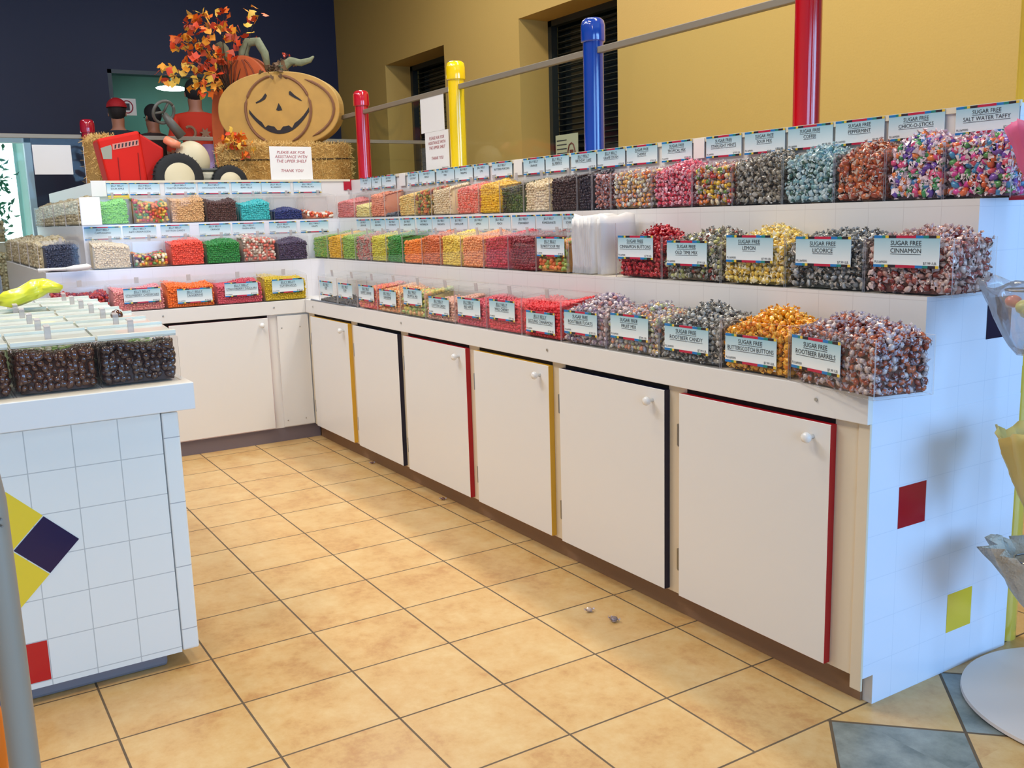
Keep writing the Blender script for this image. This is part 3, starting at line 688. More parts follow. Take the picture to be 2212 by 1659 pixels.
large = [ # run,tier,x0,x1,h fill,heap,desc,cols,film,r,wing,barrel,sides,n_ind,one,lines,(card centre offset,z),sp
 (1, 2.283, 2.553, .12, .055, 'pale pink and white wrapped candies', [(224, 196, 190), (196, 130, 120), (236, 222, 222), (150, 120, 150)], CLEAR, .0105, .012, 0, (), 0, '', ['SUGAR FREE', 'ROOTBEER FLOATS'], (2.407, .901)),
 (1, 2.556, 2.831, .125, .03, 'pastel fruit wrapped candies', [(230, 190, 110), (226, 140, 100), (220, 214, 190), (190, 200, 140), (170, 176, 190)], CLEAR, .0105, .013, 0, (), 0, '', ['SUGAR FREE', 'FRUIT MIX'], (2.683, .91)),
 (1, 2.834, 3.110, .12, .055, 'grey and silver wrapped root beer candies', [(110, 106, 98), (150, 150, 144), (80, 70, 66), (190, 190, 184)], SILV, .0105, .012, 0, (), 30, 'grey wrapped sweet on the silver heap of the lowest shelf', ['SUGAR FREE', 'ROOTBEER CANDY'], (2.963, .896)),
 (1, 3.113, 3.375, .13, .045, 'orange gold butterscotch buttons', [(250, 158, 16), (240, 136, 10), (252, 180, 40)], mat('amber_film', (250, 190, 70), .15, coat=.6), .0115, .011, 0, (), 75, 'gold butterscotch sweet in the orange heap on the lowest shelf', ['SUGAR FREE', 'BUTTERSCOTCH BUTTONS'], (3.233, .889)),
 (2, 2.330, 2.585, .12, .06, 'deep red wrapped cinnamon buttons', [(176, 10, 24), (150, 8, 20), (206, 30, 40)], mat('red_film', (196, 50, 60), .15, coat=.6), .0115, .010, 0, (), 30, 'dark red sweet on the heap beside the box of bags', ['SUGAR FREE', 'CINNAMON BUTTONS'], (2.444, 1.162)),
 (2, 2.588, 2.876, .12, .055, 'mottled green and brown wrapped candies', [(180, 180, 110), (120, 100, 80), (216, 210, 170), (100, 104, 90), (150, 60, 50)], SILV, .0115, .013, 0, (), 0, '', ['SUGAR FREE', 'OLD TIME MIX'], (2.717, 1.146)),
 (2, 2.879, 3.149, .13, .045, 'clear yellow wrapped lemon candies', [(240, 204, 84), (246, 216, 110), (232, 186, 60)], mat('yellow_film', (246, 232, 190), .15, coat=.6), .0125, .012, 0, (), 40, 'yellow lemon sweet on the heap of the middle shelf', ['SUGAR FREE', 'LEMON'], (3.005, 1.165)),
 (2, 3.152, 3.434, .13, .04, 'black and silver wrapped licorice', [(40, 42, 44), (70, 74, 76), (130, 134, 134), (180, 184, 184)], SILV, .0115, .013, 0, (), 0, '', ['SUGAR FREE', 'LICORICE'], (3.293, 1.162)),
 (2, 3.437, 3.706, .13, .045, 'rosy brown wrapped cinnamon candies', [(170, 90, 80), (200, 150, 136), (140, 56, 50), (214, 190, 180)], mat('rose_film', (216, 190, 184), .14, coat=.6), .0125, .014, 0, ('R',), 50, 'rosy cinnamon sweet heaped at the end of the middle shelf', ['SUGAR FREE', 'CINNAMON'], (3.567, 1.166)),
 (3, 1.905, 2.028, .135, .0, 'red brown wrapped candies', [(150, 70, 60), (180, 110, 96)], CLEAR, .0105, .011, 0, (), 0, '', None, None),
 (3, 2.031, 2.283, .14, .015, 'orange white and yellow wrapped candies', [(244, 180, 90), (240, 130, 60), (240, 220, 160), (236, 236, 220)], CLEAR, .0105, .012, 0, (), 0, '', None, None),
 (3, 2.286, 2.509, .14, .03, 'hot pink wrapped candies', [(236, 90, 110), (240, 140, 150), (220, 50, 80)], mat('pink_film', (240, 180, 196), .15, coat=.6), .0105, .012, 0, (), 0, '', None, None),
 (3, 2.512, 2.713, .14, .015, 'fruit coloured starlight sweets', [(240, 130, 50), (236, 190, 50), (100, 140, 60), (190, 40, 40), (240, 220, 180)], CLEAR, .0115, .012, 0, (), 0, '', None, None),
 (3, 2.716, 2.940, .145, .03, 'dull grey wrapped candies', [(120, 112, 96), (160, 152, 136), (96, 86, 76)], SILV, .0125, .013, 0, (), 0, '', None, None),
 (3, 2.943, 3.148, .145, .03, 'ice blue wrapped candies', [(110, 160, 170), (150, 190, 194), (60, 100, 90), (190, 210, 212)], mat('ice_film', (190, 214, 220), .12, coat=.6), .0125, .014, 0, (), 0, '', None, None),
 (3, 3.151, 3.332, .14, .035, 'orange brown wrapped barrels', [(190, 86, 44), (160, 66, 40), (206, 110, 60)], mat('tan_film', (206, 180, 166), .14, coat=.6), .0135, .012, 1, (), 0, '', None, None),
 (3, 3.335, 3.521, .148, .04, 'rainbow taffy in white waxed paper', [(240, 130, 60), (60, 130, 190), (226, 80, 130), (60, 150, 90), (110, 70, 170), (240, 210, 220)], mat('waxed_paper', (238, 220, 226), .4), .0135, .017, 1, (), 0, '', None, None),
 (3, 3.524, 3.719, .145, .03, 'pastel salt water taffy', [(236, 110, 60), (70, 150, 200), (226, 90, 110), (90, 160, 90), (130, 90, 190), (226, 70, 160)], mat('waxed_paper', (238, 220, 226), .4), .0135, .017, 1, ('R',), 0, '', None, None),
]
for tier, a, b, fh, heap, desc, cols, film, r, wing, barrel, sides, nind, one, lines, cc in large:
    dd = .19 if tier < 3 else .15
    o, loc, rz, w = place_bin(a, b, 'R', tier, .15, dd, False, None, desc, where=WR[tier])
    wrapped(loc, rz, w, dd, fh, heap, desc, WR[tier], cols, film, r, wing, .62, bool(barrel), sides, nind, one)
    if lines: price_card('price_label', lines, .198, .085, o, (cc[0] - a, -.003, cc[1] - (ZT if tier == 1 else Z2)), 0)
# last bin of the lowest shelf, turned out over the corner
ang = math.atan2(-.025 - .045, 3.707 - 3.378)
o = empty('candy_bin', (3.378, .045, ZT), ang, 'clear acrylic bin of brown root beer barrels overhanging the near corner of the lowest shelf', 'bin', 'clear candy bins, ' + WR[1])
put('bin_walls', bin_mesh(.334, .185, .15).mesh('bin_walls', [ACR, ACRE]), o)
price_card('price_label', ['SUGAR FREE', 'ROOTBEER BARRELS'], .2, .09, o, (.112, -.003, .04), 0)
wrapped((3.378, .045, ZT), ang, .334, .185, .135, .05, 'brown and clear root beer barrels', 'near corner of the lowest shelf', BRN, CLEAR, .0105, .013, .62, True, ('R',), 75,
        'brown barrel sweet in clear twist heaped at the near counter corner', peak=(.45, .62))
# box of plastic bags on the middle shelf
bx = empty('bag_dispenser', (2.02, .269, Z2), 0, 'clear acrylic box packed with white plastic bags on the middle shelf', 'box')
put('box_walls', bin_mesh(.305, .19, .2).mesh('box_walls', [ACR, ACRE]), bx)
for k in range(16):
    mb = MB(); x = .012 + k * .0105 + rng.random() * .003; n = 7; hh = .205 + rng.random() * .022
    if k > 12: x += .03
    vs = []; 
    for i in range(n):
        for jj in range(5):
            vs.append((x + math.sin(i * 1.3 + k) * .003 + math.sin(jj + k * 2) * .002, .01 + .17 * jj / 4, .005 + (hh + .008 * math.sin(jj * 1.7 + k)) * i / (n - 1)))
    fs = [(i * 5 + jj, i * 5 + jj + 1, (i + 1) * 5 + jj + 1, (i + 1) * 5 + jj) for i in range(n - 1) for jj in range(4)]
    mb.add(vs, fs); bg = mb.build('plastic_bag', mat('bag_film', (246, 246, 246), .35, alpha=.93), None, smooth=True); s_ = bg.modifiers.new('thick', 'SOLIDIFY'); s_.thickness = .0012
    bg.location = (2.02, .269, Z2); tag(bg, 'thin white plastic bag packed upright in the clear box on the middle shelf', 'bag', 'plastic bags in the dispenser box')
# grey mat near the corner of the lowest shelf
tag(MB().prism([(-.40, .06), (.30, .045), (.16, .035), (-.35, .036)], 0, .004, 'XY').build('shelf_mat', mat('grey_mat', (110, 116, 124), .5), loc=(.02, .0, ZT + .0005)), 'flat grey mat on the lowest shelf near the inner corner', 'mat')

# ---- price cards on the boards
ORD = ['first', 'second', 'third', 'fourth', 'fifth', 'sixth', 'seventh', 'eighth', 'ninth', 'tenth', 'eleventh', 'twelfth', 'thirteenth', 'fourteenth', 'fifteenth', 'sixteenth', 'seventeenth', 'eighteenth', 'nineteenth', 'twentieth', 'twenty-first', 'twenty-second', 'twenty-third', 'twenty-fourth', 'twenty-fifth']
JB = 'JELLY BELLY'; SF = 'SUGAR FREE'
topR = [(-.845, -.671, [JB, 'PLUM']), (-.657, -.512, [JB, 'PEACH']), (-.498, -.3, [JB, 'RASPBERRY']), (-.24, -.162, None), (-.124, .012, [JB, 'COCONUT']), (.025, .224, [JB, 'MANGO']), (.247, .456, [JB, 'PEAR']),
 (.466, .661, [JB, 'PINEAPPLE']), (.676, .83, [JB, 'LIME']), (.863, 1.056, [JB, 'BUTTERED POPCORN']), (1.077, 1.15, None), (1.162, 1.344, [JB, 'ORANGE']), (1.356, 1.544, [JB, 'BLUEBERRY']), (1.562, 1.749, [JB, 'BIRTHDAY CAKE']),
 (1.759, 1.949, [JB, 'GRAPE CRUSH']), (1.961, 2.155, [SF, 'CHERRY']), (2.183, 2.358, [SF, 'TROPICAL MIX']), (2.368, 2.426, None), (2.436, 2.617, [SF, 'STARLIGHT MINTS']), (2.633, 2.821, [SF, 'SOUR MIX']),
 (2.835, 3.023, [SF, 'COFFEE']), (3.034, 3.219, [SF, 'PEPPERMINT']), (3.234, 3.423, [SF, 'CHICK-O-STICKS']), (3.458, 3.644, [SF, 'SALT WATER TAFFY'])]
k = 0
for a, b, ln in topR:
    if ln is None:
        tag(MB().box(a, b, .618, .6215, 1.525, 1.598).build('blank_card', PAPER), 'blank white card %s, long counter' % {-.24: 'after the third price card', 1.077: 'left of the ORANGE price card', 2.368: 'right of the TROPICAL MIX price card'}[a], 'card'); continue
    tag(price_card('price_card', ln, b - a, .078, None, ((a + b) / 2, .6195, 1.522), 0, detail=a > 1.3), '%s price card from the corner, upper row, long counter, %s' % (ORD[k], ln[1].lower()), 'price card', 'upper price cards of the long counter'); k += 1
midR = [(-.576, -.366), (-.352, -.147), (-.134, .046), (.065, .253), (.276, .463), (.474, .67), (.68, .859), (.879, 1.068), (1.082, 1.276), (1.292, 1.487), (1.499, 1.701), (1.711, 1.791)]
mt = ['LEMON LIME', 'GREEN APPLE', 'TUTTI FRUTTI', 'LEMON DROP', 'WATERMELON', 'MARGARITA', 'CANTALOUPE', 'LEMON', 'PEACH', 'STRAWBERRY', 'POMEGRANATE', 'SOUR']
for i, (a, b) in enumerate(midR):
    tag(price_card('price_card', [JB, mt[i]], b - a, .078, None, ((a + b) / 2, YF + D3 - .0025, 1.253), 0, detail=False), '%s price card from the inner corner, middle card row of the long counter' % ORD[i], 'price card', 'middle price cards of the long counter')
topB = [(-.932, -.809, 0), (-.801, -.627, 1), (-.597, -.41, 1), (-.396, -.202, 1), (-.187, .004, 1), (.007, .199, 1), (.221, .413, 1)]
bt = ['SOUR APPLE', 'FRUIT BOWL', 'TOASTED MARSHMALLOW', 'CHOCOLATE PUDDING', 'BERRY BLUE', 'BLUEBERRY', 'TROPICAL MIX']
for i, (a, b, _) in enumerate(topB):
    tag(price_card('price_card', [JB, bt[i]], b - a, .072, None, (-1.021, (a + b) / 2, 1.516), PI / 2, detail=False), '%s price card from the outer end, upper card row of the back counter' % ORD[i], 'price card', 'upper price cards of the back counter')
tag(MB().box(-1.021, -1.012, -1.018, -.935, 1.51, 1.602).build('blank_card', PAPER), 'bright white blank card at the outer end of the back counter top', 'card')
tag(MB().box(-1.012, -1.006, -.93, -.81, 1.494, 1.514).build('shelf_strip', mat('yellow_strip', (244, 210, 60), .5)), 'yellow strip below the first upper card of the back counter', 'strip')
midB = [(-1.103, -.904), (-.893, -.704), (-.678, -.509), (-.451, -.26), (-.246, -.046), (-.013, .165), (.193, .383)]
bm_ = ['CAPPUCCINO', 'A&W CREAM SODA', 'COTTON CANDY', 'ORANGE', 'GREEN APPLE', 'TUTTI FRUTTI', 'GRAPE']
for i, (a, b) in enumerate(midB):
    tag(price_card('price_card', [JB, bm_[i]], b - a, .074, None, (XF - D3 + .0025, (a + b) / 2, 1.258), PI / 2, detail=False), '%s price card from the outer end, middle card row of the back counter' % ORD[i], 'price card', 'middle price cards of the back counter')
# small extras on the back run
tag(MB().box(-.82, -.80, -1.12, -1.01, Z3, Z3 + .158).build('paper_bag', mat('white_bag', (246, 248, 250), .5), bevel=.004), 'bright white paper bag standing left of the apple green jelly beans', 'bag')
sc = empty('candy_scoop', (-.62, -1.39, 1.108), PI / 2, 'long white scoop lying in front of the slate blue jelly beans', 'scoop')
MB().tube([(0, 0, 0), (.07, 0, .003), (.14, 0, .001)], [.011, .008, .010], 10).build('handle', PAPER, sc, smooth=True)
MB().tube([(.14, 0, .001), (.18, 0, .003), (.25, 0, .008), (.27, 0, .01)], [.01, .017, .018, .006], 12).build('bowl', PAPER, sc, smooth=True)
# tiers of the far side of the back block, facing left
BEIGE = [(196, 178, 136), (180, 160, 118), (210, 196, 160)]
for tier, yy, zz, fh in ((2, -1.35, Z2, .15), (3, -1.11, Z3, .14)):
    for i in range(4):
        x0 = -1.62 - i * .58; 
        if tier == 3: x0 += -.0
        dsc = '%s nut clusters' % (['sand coloured', 'straw coloured', 'greyish tan', 'pale ochre'][i]); wh = 'side %s shelf of the back counter' % ('middle' if tier == 2 else 'top')
        dark = (tier == 3 and i == 0)
        oo = empty('candy_bin', (x0 + (.0), yy + .012, zz), 0, 'clear bin of %s, %s' % (dsc, wh), 'bin', 'clear candy bins, ' + wh)
        put('bin_walls', bin_mesh(.56, .19 if tier == 2 else .1, .15).mesh('bin_walls', [ACR, ACRE]), oo)
        jelly((x0, yy + .012, zz), 0, .56, .19 if tier == 2 else .1, fh, dsc + (' ' if tier == 2 else '  ').strip() + (' low' if tier == 2 else ' high'), wh, BEIGE, CH, .021, rp=.010, name='nut_clusters', cat='nut clusters', wave=.02)

# ================================================================== ISLAND
XI = 2.3; YI = -1.351
isl = empty('display_island', (0, 0, 0), 0, 'white tiled candy island at the left with navy, yellow and red tiles', 'counter')
TI = tile_mat('island_tiles', 1, -1.4, .062, .1215, (234, 236, 228), (190, 193, 188), gw=.0027)
mb = MB(); mb.box(.55, XI, -3.3, YI - .052, .045, .8, [1, 1, 1, 0, 0, 0]); mb.build('carcass', [TI, WHITE], isl)
tr = MB(); tr.box(.55, XI + .001, YI - .0505, YI, .047, .79); tr.build('corner_tiles', tile_mat('island_edge_tiles', 1, 5, .115, .2, (234, 236, 228), (180, 182, 180), gw=.003), isl, bevel=.006)
MB().box(.6, XI - .03, -3.3, YI - .09, 0, .045).build('toe_kick', TOEG, isl, bevel=.01)
MB().box(.5, XI + .03, -3.35, -1.306, .797, .877).build('countertop', mat('island_top', (232, 232, 226), .35), isl, bevel=.0025)
def dia(y, z, r, m, lab):
    pts = [(y + r, z), (y, z + r), (y - r, z), (y, z - r)]
    MB().prism(pts, XI - .001, XI + .0016, 'YZ').build('inlaid_tile', m, isl)['label'] = lab
dia(-1.738, .46, .0835, mat('island_navy_tile', (18, 10, 66), .15, spec=.6), 'navy tile set on its corner')
dia(-1.823, .546, .083, mat('island_yellow_tile', (236, 208, 56), .15, spec=.6), 'upper yellow tile set on its corner')
dia(-1.823, .374, .083, mat('island_yellow_tile', (236, 208, 56), .15, spec=.6), 'lower yellow tile set on its corner')
MB().box(XI - .001, XI + .0018, -1.885, -1.767, .064, .182).build('inlaid_tile', mat('island_red_tile', (196, 20, 30), .15, spec=.6), isl)['label'] = 'red tile at the bottom'
# island bins
NUT = mat('milk_chocolate', (78, 38, 20), .14, coat=.8, spec=.6); NUTD = mat('dark_chocolate', (60, 34, 28), .14, coat=.8, spec=.6)
nutm = [[scatter_mesh('n', bean_t(.0142 * s, .0108 * s, .0102 * s, ICO2), np.zeros((1, 3)), np.eye(3)[None], [m]) for s in (.85, 1., 1.15)] for m in (NUT, NUTD)]
cols_y = [(-1.545, -1.325), (-1.768, -1.548), (-1.991, -1.771), (-2.214, -1.994)]
DI = .235; rowc = [[(70, 36, 24)], [(150, 190, 110), (236, 236, 220)], [(226, 214, 180)], [(200, 170, 120)], [(120, 90, 60)], [(222, 200, 160)], [(190, 150, 100)]]
rown = ['front', 'second', 'third', 'fourth', 'fifth', 'sixth', 'seventh']; coln = ['aisle-side', 'second-in', 'third-in', 'fourth-in']
for rI in range(7):
    xf = 2.262 - rI * (DI + .004)
    for cI, (a, b) in enumerate(cols_y):
        w = b - a; loc = (xf, a, .8775); wh = '%s bin of the %s row on the island' % (coln[cI], rown[rI])
        o = empty('candy_bin', loc, PI / 2, 'lidded clear %s' % wh, 'bin', 'lidded clear bins on the island')
        key = ('i', round(w, 3)); 
        if key not in BINC: BINC[key] = bin_mesh(w, DI, .132).mesh('bin_walls', [ACR, ACRE])
        put('bin_walls', BINC[key], o)
        l = MB().box(0, w - .004, 0, DI * .80, 0, .006, 0).box(0, w - .004, -.002, .012, .006, .016, 1).box(0, w - .004, DI * .76, DI * .80, .006, .014, 1).build('lid', [LIDI, LIDB], o, loc=(.002, .012, .134), rot=(.07, 0, 0))
        MB().box(w * .42, w * .5, .05, .058, .006, .045).box(w * .42, w * .5, .05, .085, .042, .048).build('handle', [ACRE], l, bevel=.003)
        if rI == 0:
            wi, di = w - 2 * TW, DI - 2 * TW; top = lambda u, v: .112 + .006 * math.sin(u * 7 + cI) - .01 * v
            mi = 1 if cI == 0 else 0; r = .0105
            P = heap_points(wi, di, 0, top, .0188, sides=('L', 'R'), layers=1, rp=r * .8); P = P[(P[:, 1] < .12) | (P[:, 0] > wi - .03) | (P[:, 0] < .03)]
            M = Matrix.Translation(loc) @ Matrix.Rotation(PI / 2, 4, 'Z') @ Matrix.Translation((TW, TW, TW))
            nm = ['dark', 'milk', 'milk', 'milk'][cI]
            lab = ['dark chocolate nut in the aisle-side front bin of the island', 'milk chocolate nut in the second front bin of the island', 'milk chocolate nut in the third front bin of the island', ''][cI]
            lim = [150, 130, 20, 0][cI]; od = np.argsort(P[:, 1] - P[:, 2] * .3 - (P[:, 0] > wi - .03) * .05); P = P[od]
            for p in P[:lim]:
                c = bpy.data.objects.new('chocolate_nut', nutm[mi][int(rng.integers(0, 3))]); C.objects.link(c)
                c.location = M @ Vector((min(max(p[0], .013), wi - .013), max(p[1], .012), max(.011, p[2]))); c.rotation_euler = Euler(tuple(rng.random(3) * 6.28))
                tag(c, lab, 'chocolate', 'chocolate nuts, ' + wh)
            P = P[lim:]
            tv = bean_t(.0142, .0108, .0102); me = scatter_mesh('chocolate_nuts', tv, P if len(P) else np.zeros((1, 3)) + .02, rotmats(max(1, len(P))), [NUTD if mi else NUT, mat('nut_core', (58, 32, 20), .6)], core_mesh(wi, di, top, .012, 1))
            oo = put('chocolate_nuts', me); oo.matrix_world = M; tag(oo, '%s chocolate nuts filling the %s' % (nm, wh), 'chocolate', kind='stuff')
        else:
            jelly(loc, PI / 2, w, DI, .095, 'sweets row %s %s' % (rown[rI], coln[cI]), 'the ' + wh, rowc[rI], CH, .021, rp=.010, name='loose_sweets', cat='sweets')
            oo = bpy.context.scene.objects[-1] if False else None
c = put('malt_ball', nutm[0][1], loc=(1.68, -1.392, 1.034)); c.scale = (1.5, 1.9, 1.9); tag(c, 'single brown malt ball lying on an island bin lid', 'candy')
# yellow crumpled bag and bottle on the island
yb = MB(); v = ICO3[0].copy(); nn = np.sin(v[:, 0] * 5 + 1) * .12 + np.sin(v[:, 1] * 7) * .14 + np.sin(v[:, 2] * 9 + v[:, 0] * 4) * .08
nn = nn + .16 * np.sin(v[:, 1] * 17 + v[:, 0] * 11) * np.cos(v[:, 2] * 13); v = v * (1 + nn[:, None]) * np.array([.06, .095, .034]); v[:, 2] += .02 * np.sin(v[:, 1] * 22)
yb.add(v, ICO3[1].tolist()); o = yb.build('plastic_bag', mat('yellow_plastic', (232, 232, 60), .3, coat=.3), smooth=True, loc=(1.17, -1.61, 1.098)); tag(o, 'crumpled yellow plastic bag lying on the island bin lids', 'bag')
bt_ = empty('spray_bottle', (.75, -1.72, .8775), 0, 'clear bottle with blue tube beyond the yellow bag', 'bottle')
MB().box(-.1, .1, -.15, .05, .15, .29).build('bottle_body', clear_mat('cloudy_plastic', (.8, .85, .9), .2, .35, (150, 165, 185)), bt_, bevel=.02)
MB().tube([(0, .02, .23), (0, 0, .31)], [.014, .006], 8).build('tube', mat('blue_plastic', (90, 160, 240), .3), bt_)

# ================================================================== PARTITION posts, rails, glass
def post(x, y, top, c, cname, label, r=.0465, z0=0.):
    o = empty('partition_post', (x, y, z0), 0, label, 'post', 'coloured posts of the glass partition')
    m = mat(cname, c, .14, coat=.9, spec=.6)
    MB().lathe([(r, 0), (r, top - z0 - .085)], 40, caps=True).build('pole', m, o, smooth=True).modifiers.new('es', 'EDGE_SPLIT')
    t = top - z0; rc = r + .0075
    MB().lathe([(rc, t - .105), (rc + .001, t - .10), (rc + .001, t - .035), (rc * .93, t - .014), (rc * .7, t - .003), (rc * .3, t)], 40).build('cap', m, o, smooth=True)
YP = .775
post(-1.112, YP, 2.2, (196, 12, 36), 'red_gloss', 'red capped post nearest the yellow cut-out pumpkin')
post(.235, YP, 2.2, (248, 208, 0), 'yellow_gloss', 'yellow capped post between the red and blue posts')
post(1.5315, YP, 2.2, (10, 62, 160), 'blue_gloss', 'blue capped post in front of the dark window')
post(2.775, YP, 2.2, (200, 10, 24), 'red_gloss2', 'near red post rising out of the picture above the coffee card')
post(3.592, YP, 2.2, (214, 186, 70), 'yellow_gloss2', 'yellow post at the near end of the white tiled counter')
post(-3.2, -.665, 2.172, (176, 10, 40), 'red_gloss3', 'small red post behind the toy tractor', .0465, 0)
RAILM = mat('grey_rail', (150, 140, 122), .4, metal=.3)
def bar(name, a, b, label, z0=2.04, z1=2.068, hw=.014):
    mb = MB()
    if abs(a[1] - b[1]) < 1e-6: mb.box(a[0], b[0], a[1] - hw, a[1] + hw, z0, z1)
    else: mb.box(a[0] - hw, a[0] + hw, a[1], b[1], z0, z1)
    tag(mb.build(name, RAILM, bevel=.003), label, 'rail', 'grey rails of the glass partition')
xs = [(-3.15, -1.16), (-1.064, .187), (.283, 1.484), (1.579, 2.727), (2.823, 3.54)]
nm = ['left of the near-corner red post, behind the pumpkins', 'between the red and yellow posts', 'between the yellow and blue posts', 'between the blue and near red posts', 'between the near red post and end yellow post']
for (a, b), n_ in zip(xs, nm):
    bar('partition_rail', (a, YP), (b, YP), 'grey rail ' + n_)
    tag(MB().box(a, b, YP - .004, YP + .004, 0.05, 2.04).build('glass_panel', GLASS), 'clear glass panel ' + n_, 'glass panel', 'glass panels of the partition')
for a, b, n_ in ((-.612, 2.48, 'across the back behind the tractor'), (-4.2, -.718, 'across the back left of the small red post')):
    bar('partition_rail', (-3.2, a), (-3.2, b), 'grey rail ' + n_, 2.02, 2.052)
    tag(MB().box(-3.204, -3.196, a, b, .05, 2.02).build('glass_panel', GLASS), 'clear glass panel ' + n_, 'glass panel', 'glass panels of the partition')
# papers
def notice(name, w, h, lines, size, label, loc, rz, foot=True):
    mb = MB(); mb.box(-w / 2, w / 2, 0, .002, 0, h); o = mb.build(name, PAPER, None, loc=loc, rot=(0, 0, rz)); tb = MB()
    for i, (t, z) in enumerate(lines): add_text(tb, t, size, 0, h * z, -.001, 0, squeeze=w * .86, shear=.25)
    if lines: tb.build('lettering', REDINK, o)
    if lines and foot:
        fb = MB(); add_text(fb, 'THANK YOU', size * .55, w * .32, h * .08, -.001, 0); fb.build('footer', BLACKINK, o)
    tag(o, label, 'sign')
LN = [('PLEASE ASK FOR', .80), ('ASSISTANCE WITH', .69), ('THE SUGAR CRAVE', .58), ('THANK YOU', .33)]
notice('paper_sign', .285, .235, [('PLEASE ASK FOR', .84), ('ASSISTANCE WITH', .72), ('THE UPPER SHELF', .60), ('THANK YOU', .34)], .026, 'white sign with red italic writing standing on the back counter edge', (-1.05, .228, 1.58), PI / 2)
notice('paper_sign', .30, .235, [('PLEASE ASK FOR', .84), ('ASSISTANCE WITH', .72), ('THE UPPER SHELF', .60), ('THANK YOU', .34)], .026, 'white sign with red writing taped on the glass left of the yellow post', (-.015, YP - .0075, 1.60), 0)
notice('blank_sheet', .30, .22, [], .02, 'blank white sheet taped on the glass above the red-lettered sign', (-.06, YP - .0075, 1.836), 0)
notice('paper_sheet', .275, .225, [], .02, 'cream paper in clear wrap on the back glass at far left', (-3.19, -.94, 1.745), PI / 2)
o = MB().box(-.16, .16, 0, .003, 0, .24).build('paper_sign', mat('greenish_paper', (196, 196, 160), .6), loc=(-1.52, 2.782, 1.74)); tag(o, 'pale notice with arched red emblem stuck on the window behind the blue post', 'sign')
tb = MB()
for i in range(5): tb.box(-.14, .0, -.002, 0, .19 - i * .035, .198 - i * .035)
tb.build('lettering', BLACKINK, o); ar = MB(); ar.tube([(.02, -.002, .02), (.02, -.002, .1), (.04, -.002, .15), (.07, -.002, .165), (.1, -.002, .15), (.12, -.002, .1), (.12, -.002, .02)], .006, 6); ar.box(.045, .095, -.003, 0, .03, .11); ar.build('emblem', mat('brown_red_ink', (120, 60, 50), .6), o)
o = MB().box(-.002, 0, -.12, .12, 0, .17).build('paper_sign', PAPER, loc=(-5.685, .1, 2.47)); tag(o, 'white sign with red ring and dark drawing on the blue wall window', 'sign')
ar = MB(); ar.tube([(.002, .055 * math.cos(a) + .03, .085 + .062 * math.sin(a)) for a in np.linspace(0, 2 * PI, 19)], .006, 6); ar.build('red_ring', REDINK, o); MB().box(0, .003, .0, .055, .05, .12).build('drawing', BLACKINK, o)

# ================================================================== DECOR on the back counter
DZ = 1.47
# pumpkins: thick sawn boards with painted faces
def pumpkin_outline(a, b, lobes, n=72, flat=.0):
    out = []
    for i in range(n):
        t = 2 * PI * i / n; r = 1 + .018 * math.cos(lobes * t)
        y = a * r * math.copysign(abs(math.cos(t)) ** .92, math.cos(t)); z = b * r * math.copysign(abs(math.sin(t)) ** .88, math.sin(t)); z = max(z, -b * (1 - flat)); out.append((y, z))
    return out
def board(o, out, th, mf, ms):
    mb = MB(); mb.prism(out, -th, 0, 'YZ', 0, 1); x = mb.build('pumpkin_board', [mf, ms], o, bevel=.008, seg=3); return x
PF = mat('pumpkin_cream', (194, 146, 66), .55, bump=.15, bscale=9, var=.22); PS = mat('pumpkin_side', (196, 160, 90), .6); RIB = mat('pumpkin_rib', (134, 90, 58), .8); FACE = mat('face_paint', (30, 20, 18), .5)
p1 = empty('pumpkin_cutout', (-1.62, .36, 2.112), -.62, 'large cream wooden pumpkin cut-out with grinning face on a straw bale', 'pumpkin decoration')
board(p1, pumpkin_outline(.43, .258, 0, flat=.0), .15, PF, PS)
rb = MB()
def arc(cx, w, hh, t0, t1, n=14): return [(.003, cx + w * math.cos(t), hh * math.sin(t)) for t in np.linspace(t0, t1, n)]
for cx, w, hh, a0, a1 in ((0, .235, .235, .35, 1.4), (0, .235, .235, -1.2, .35), (0, .235, .235, PI - .35, PI + 1.2), (0, .235, .235, PI - 1.4, PI - .35), (.04, .36, .225, -1.0, 1.1)):
    rb.tube(arc(cx, w, hh, a0, a1), [.002] + [.010] * 12 + [.002], 6)
rb.build('rib_lines', RIB, p1)
fcb = MB(); X = .004
fcb.prism([(-.16, .055), (-.13, .07), (-.11, .085), (-.085, .115), (-.075, .10), (-.09, .075), (-.12, .06), (-.155, .048)], 0, X, 'YZ')
fcb.prism([(.085, .12), (.095, .125), (.125, .095), (.16, .07), (.175, .055), (.16, .058), (.12, .078), (.085, .10)], 0, X, 'YZ')
fcb.prism([(.005, .045), (.02, .02), (.028, -.003), (.0, -.007), (-.015, .0), (-.005, .02)], 0, X, 'YZ')
def sm(y, z): return (y * 1.0, z)
lo = []; hi = []
for i in range(21):
    t = -1 + 2 * i / 20; y = .005 + .215 * t; lo.append((y, -.165 + .145 * abs(t) ** 2.1)); tooth = (-.024 if i in (5, 9, 10, 14) else 0); hi.append((y, -.116 + .124 * abs(t) ** 2.5 + tooth))
fcb.prism([p for p in lo] + [p for p in reversed(hi)], 0, X, 'YZ')
fcb.build('painted_face', FACE, p1)
st = MB(); STG = mat('stem_grey_green', (128, 130, 96), .8, bump=.5, bscale=30, var=.3); STB = mat('stem_brown', (112, 84, 56), .9, bump=.6, bscale=40, var=.4)
st.tube([(-.06, .0, .22), (-.05, .04, .30), (-.05, .10, .335), (-.05, .17, .32), (-.05, .235, .335), (-.05, .265, .36)], [.04, .035, .03, .024, .018, .006], 10)
st.build('stem', STG, p1, smooth=True)
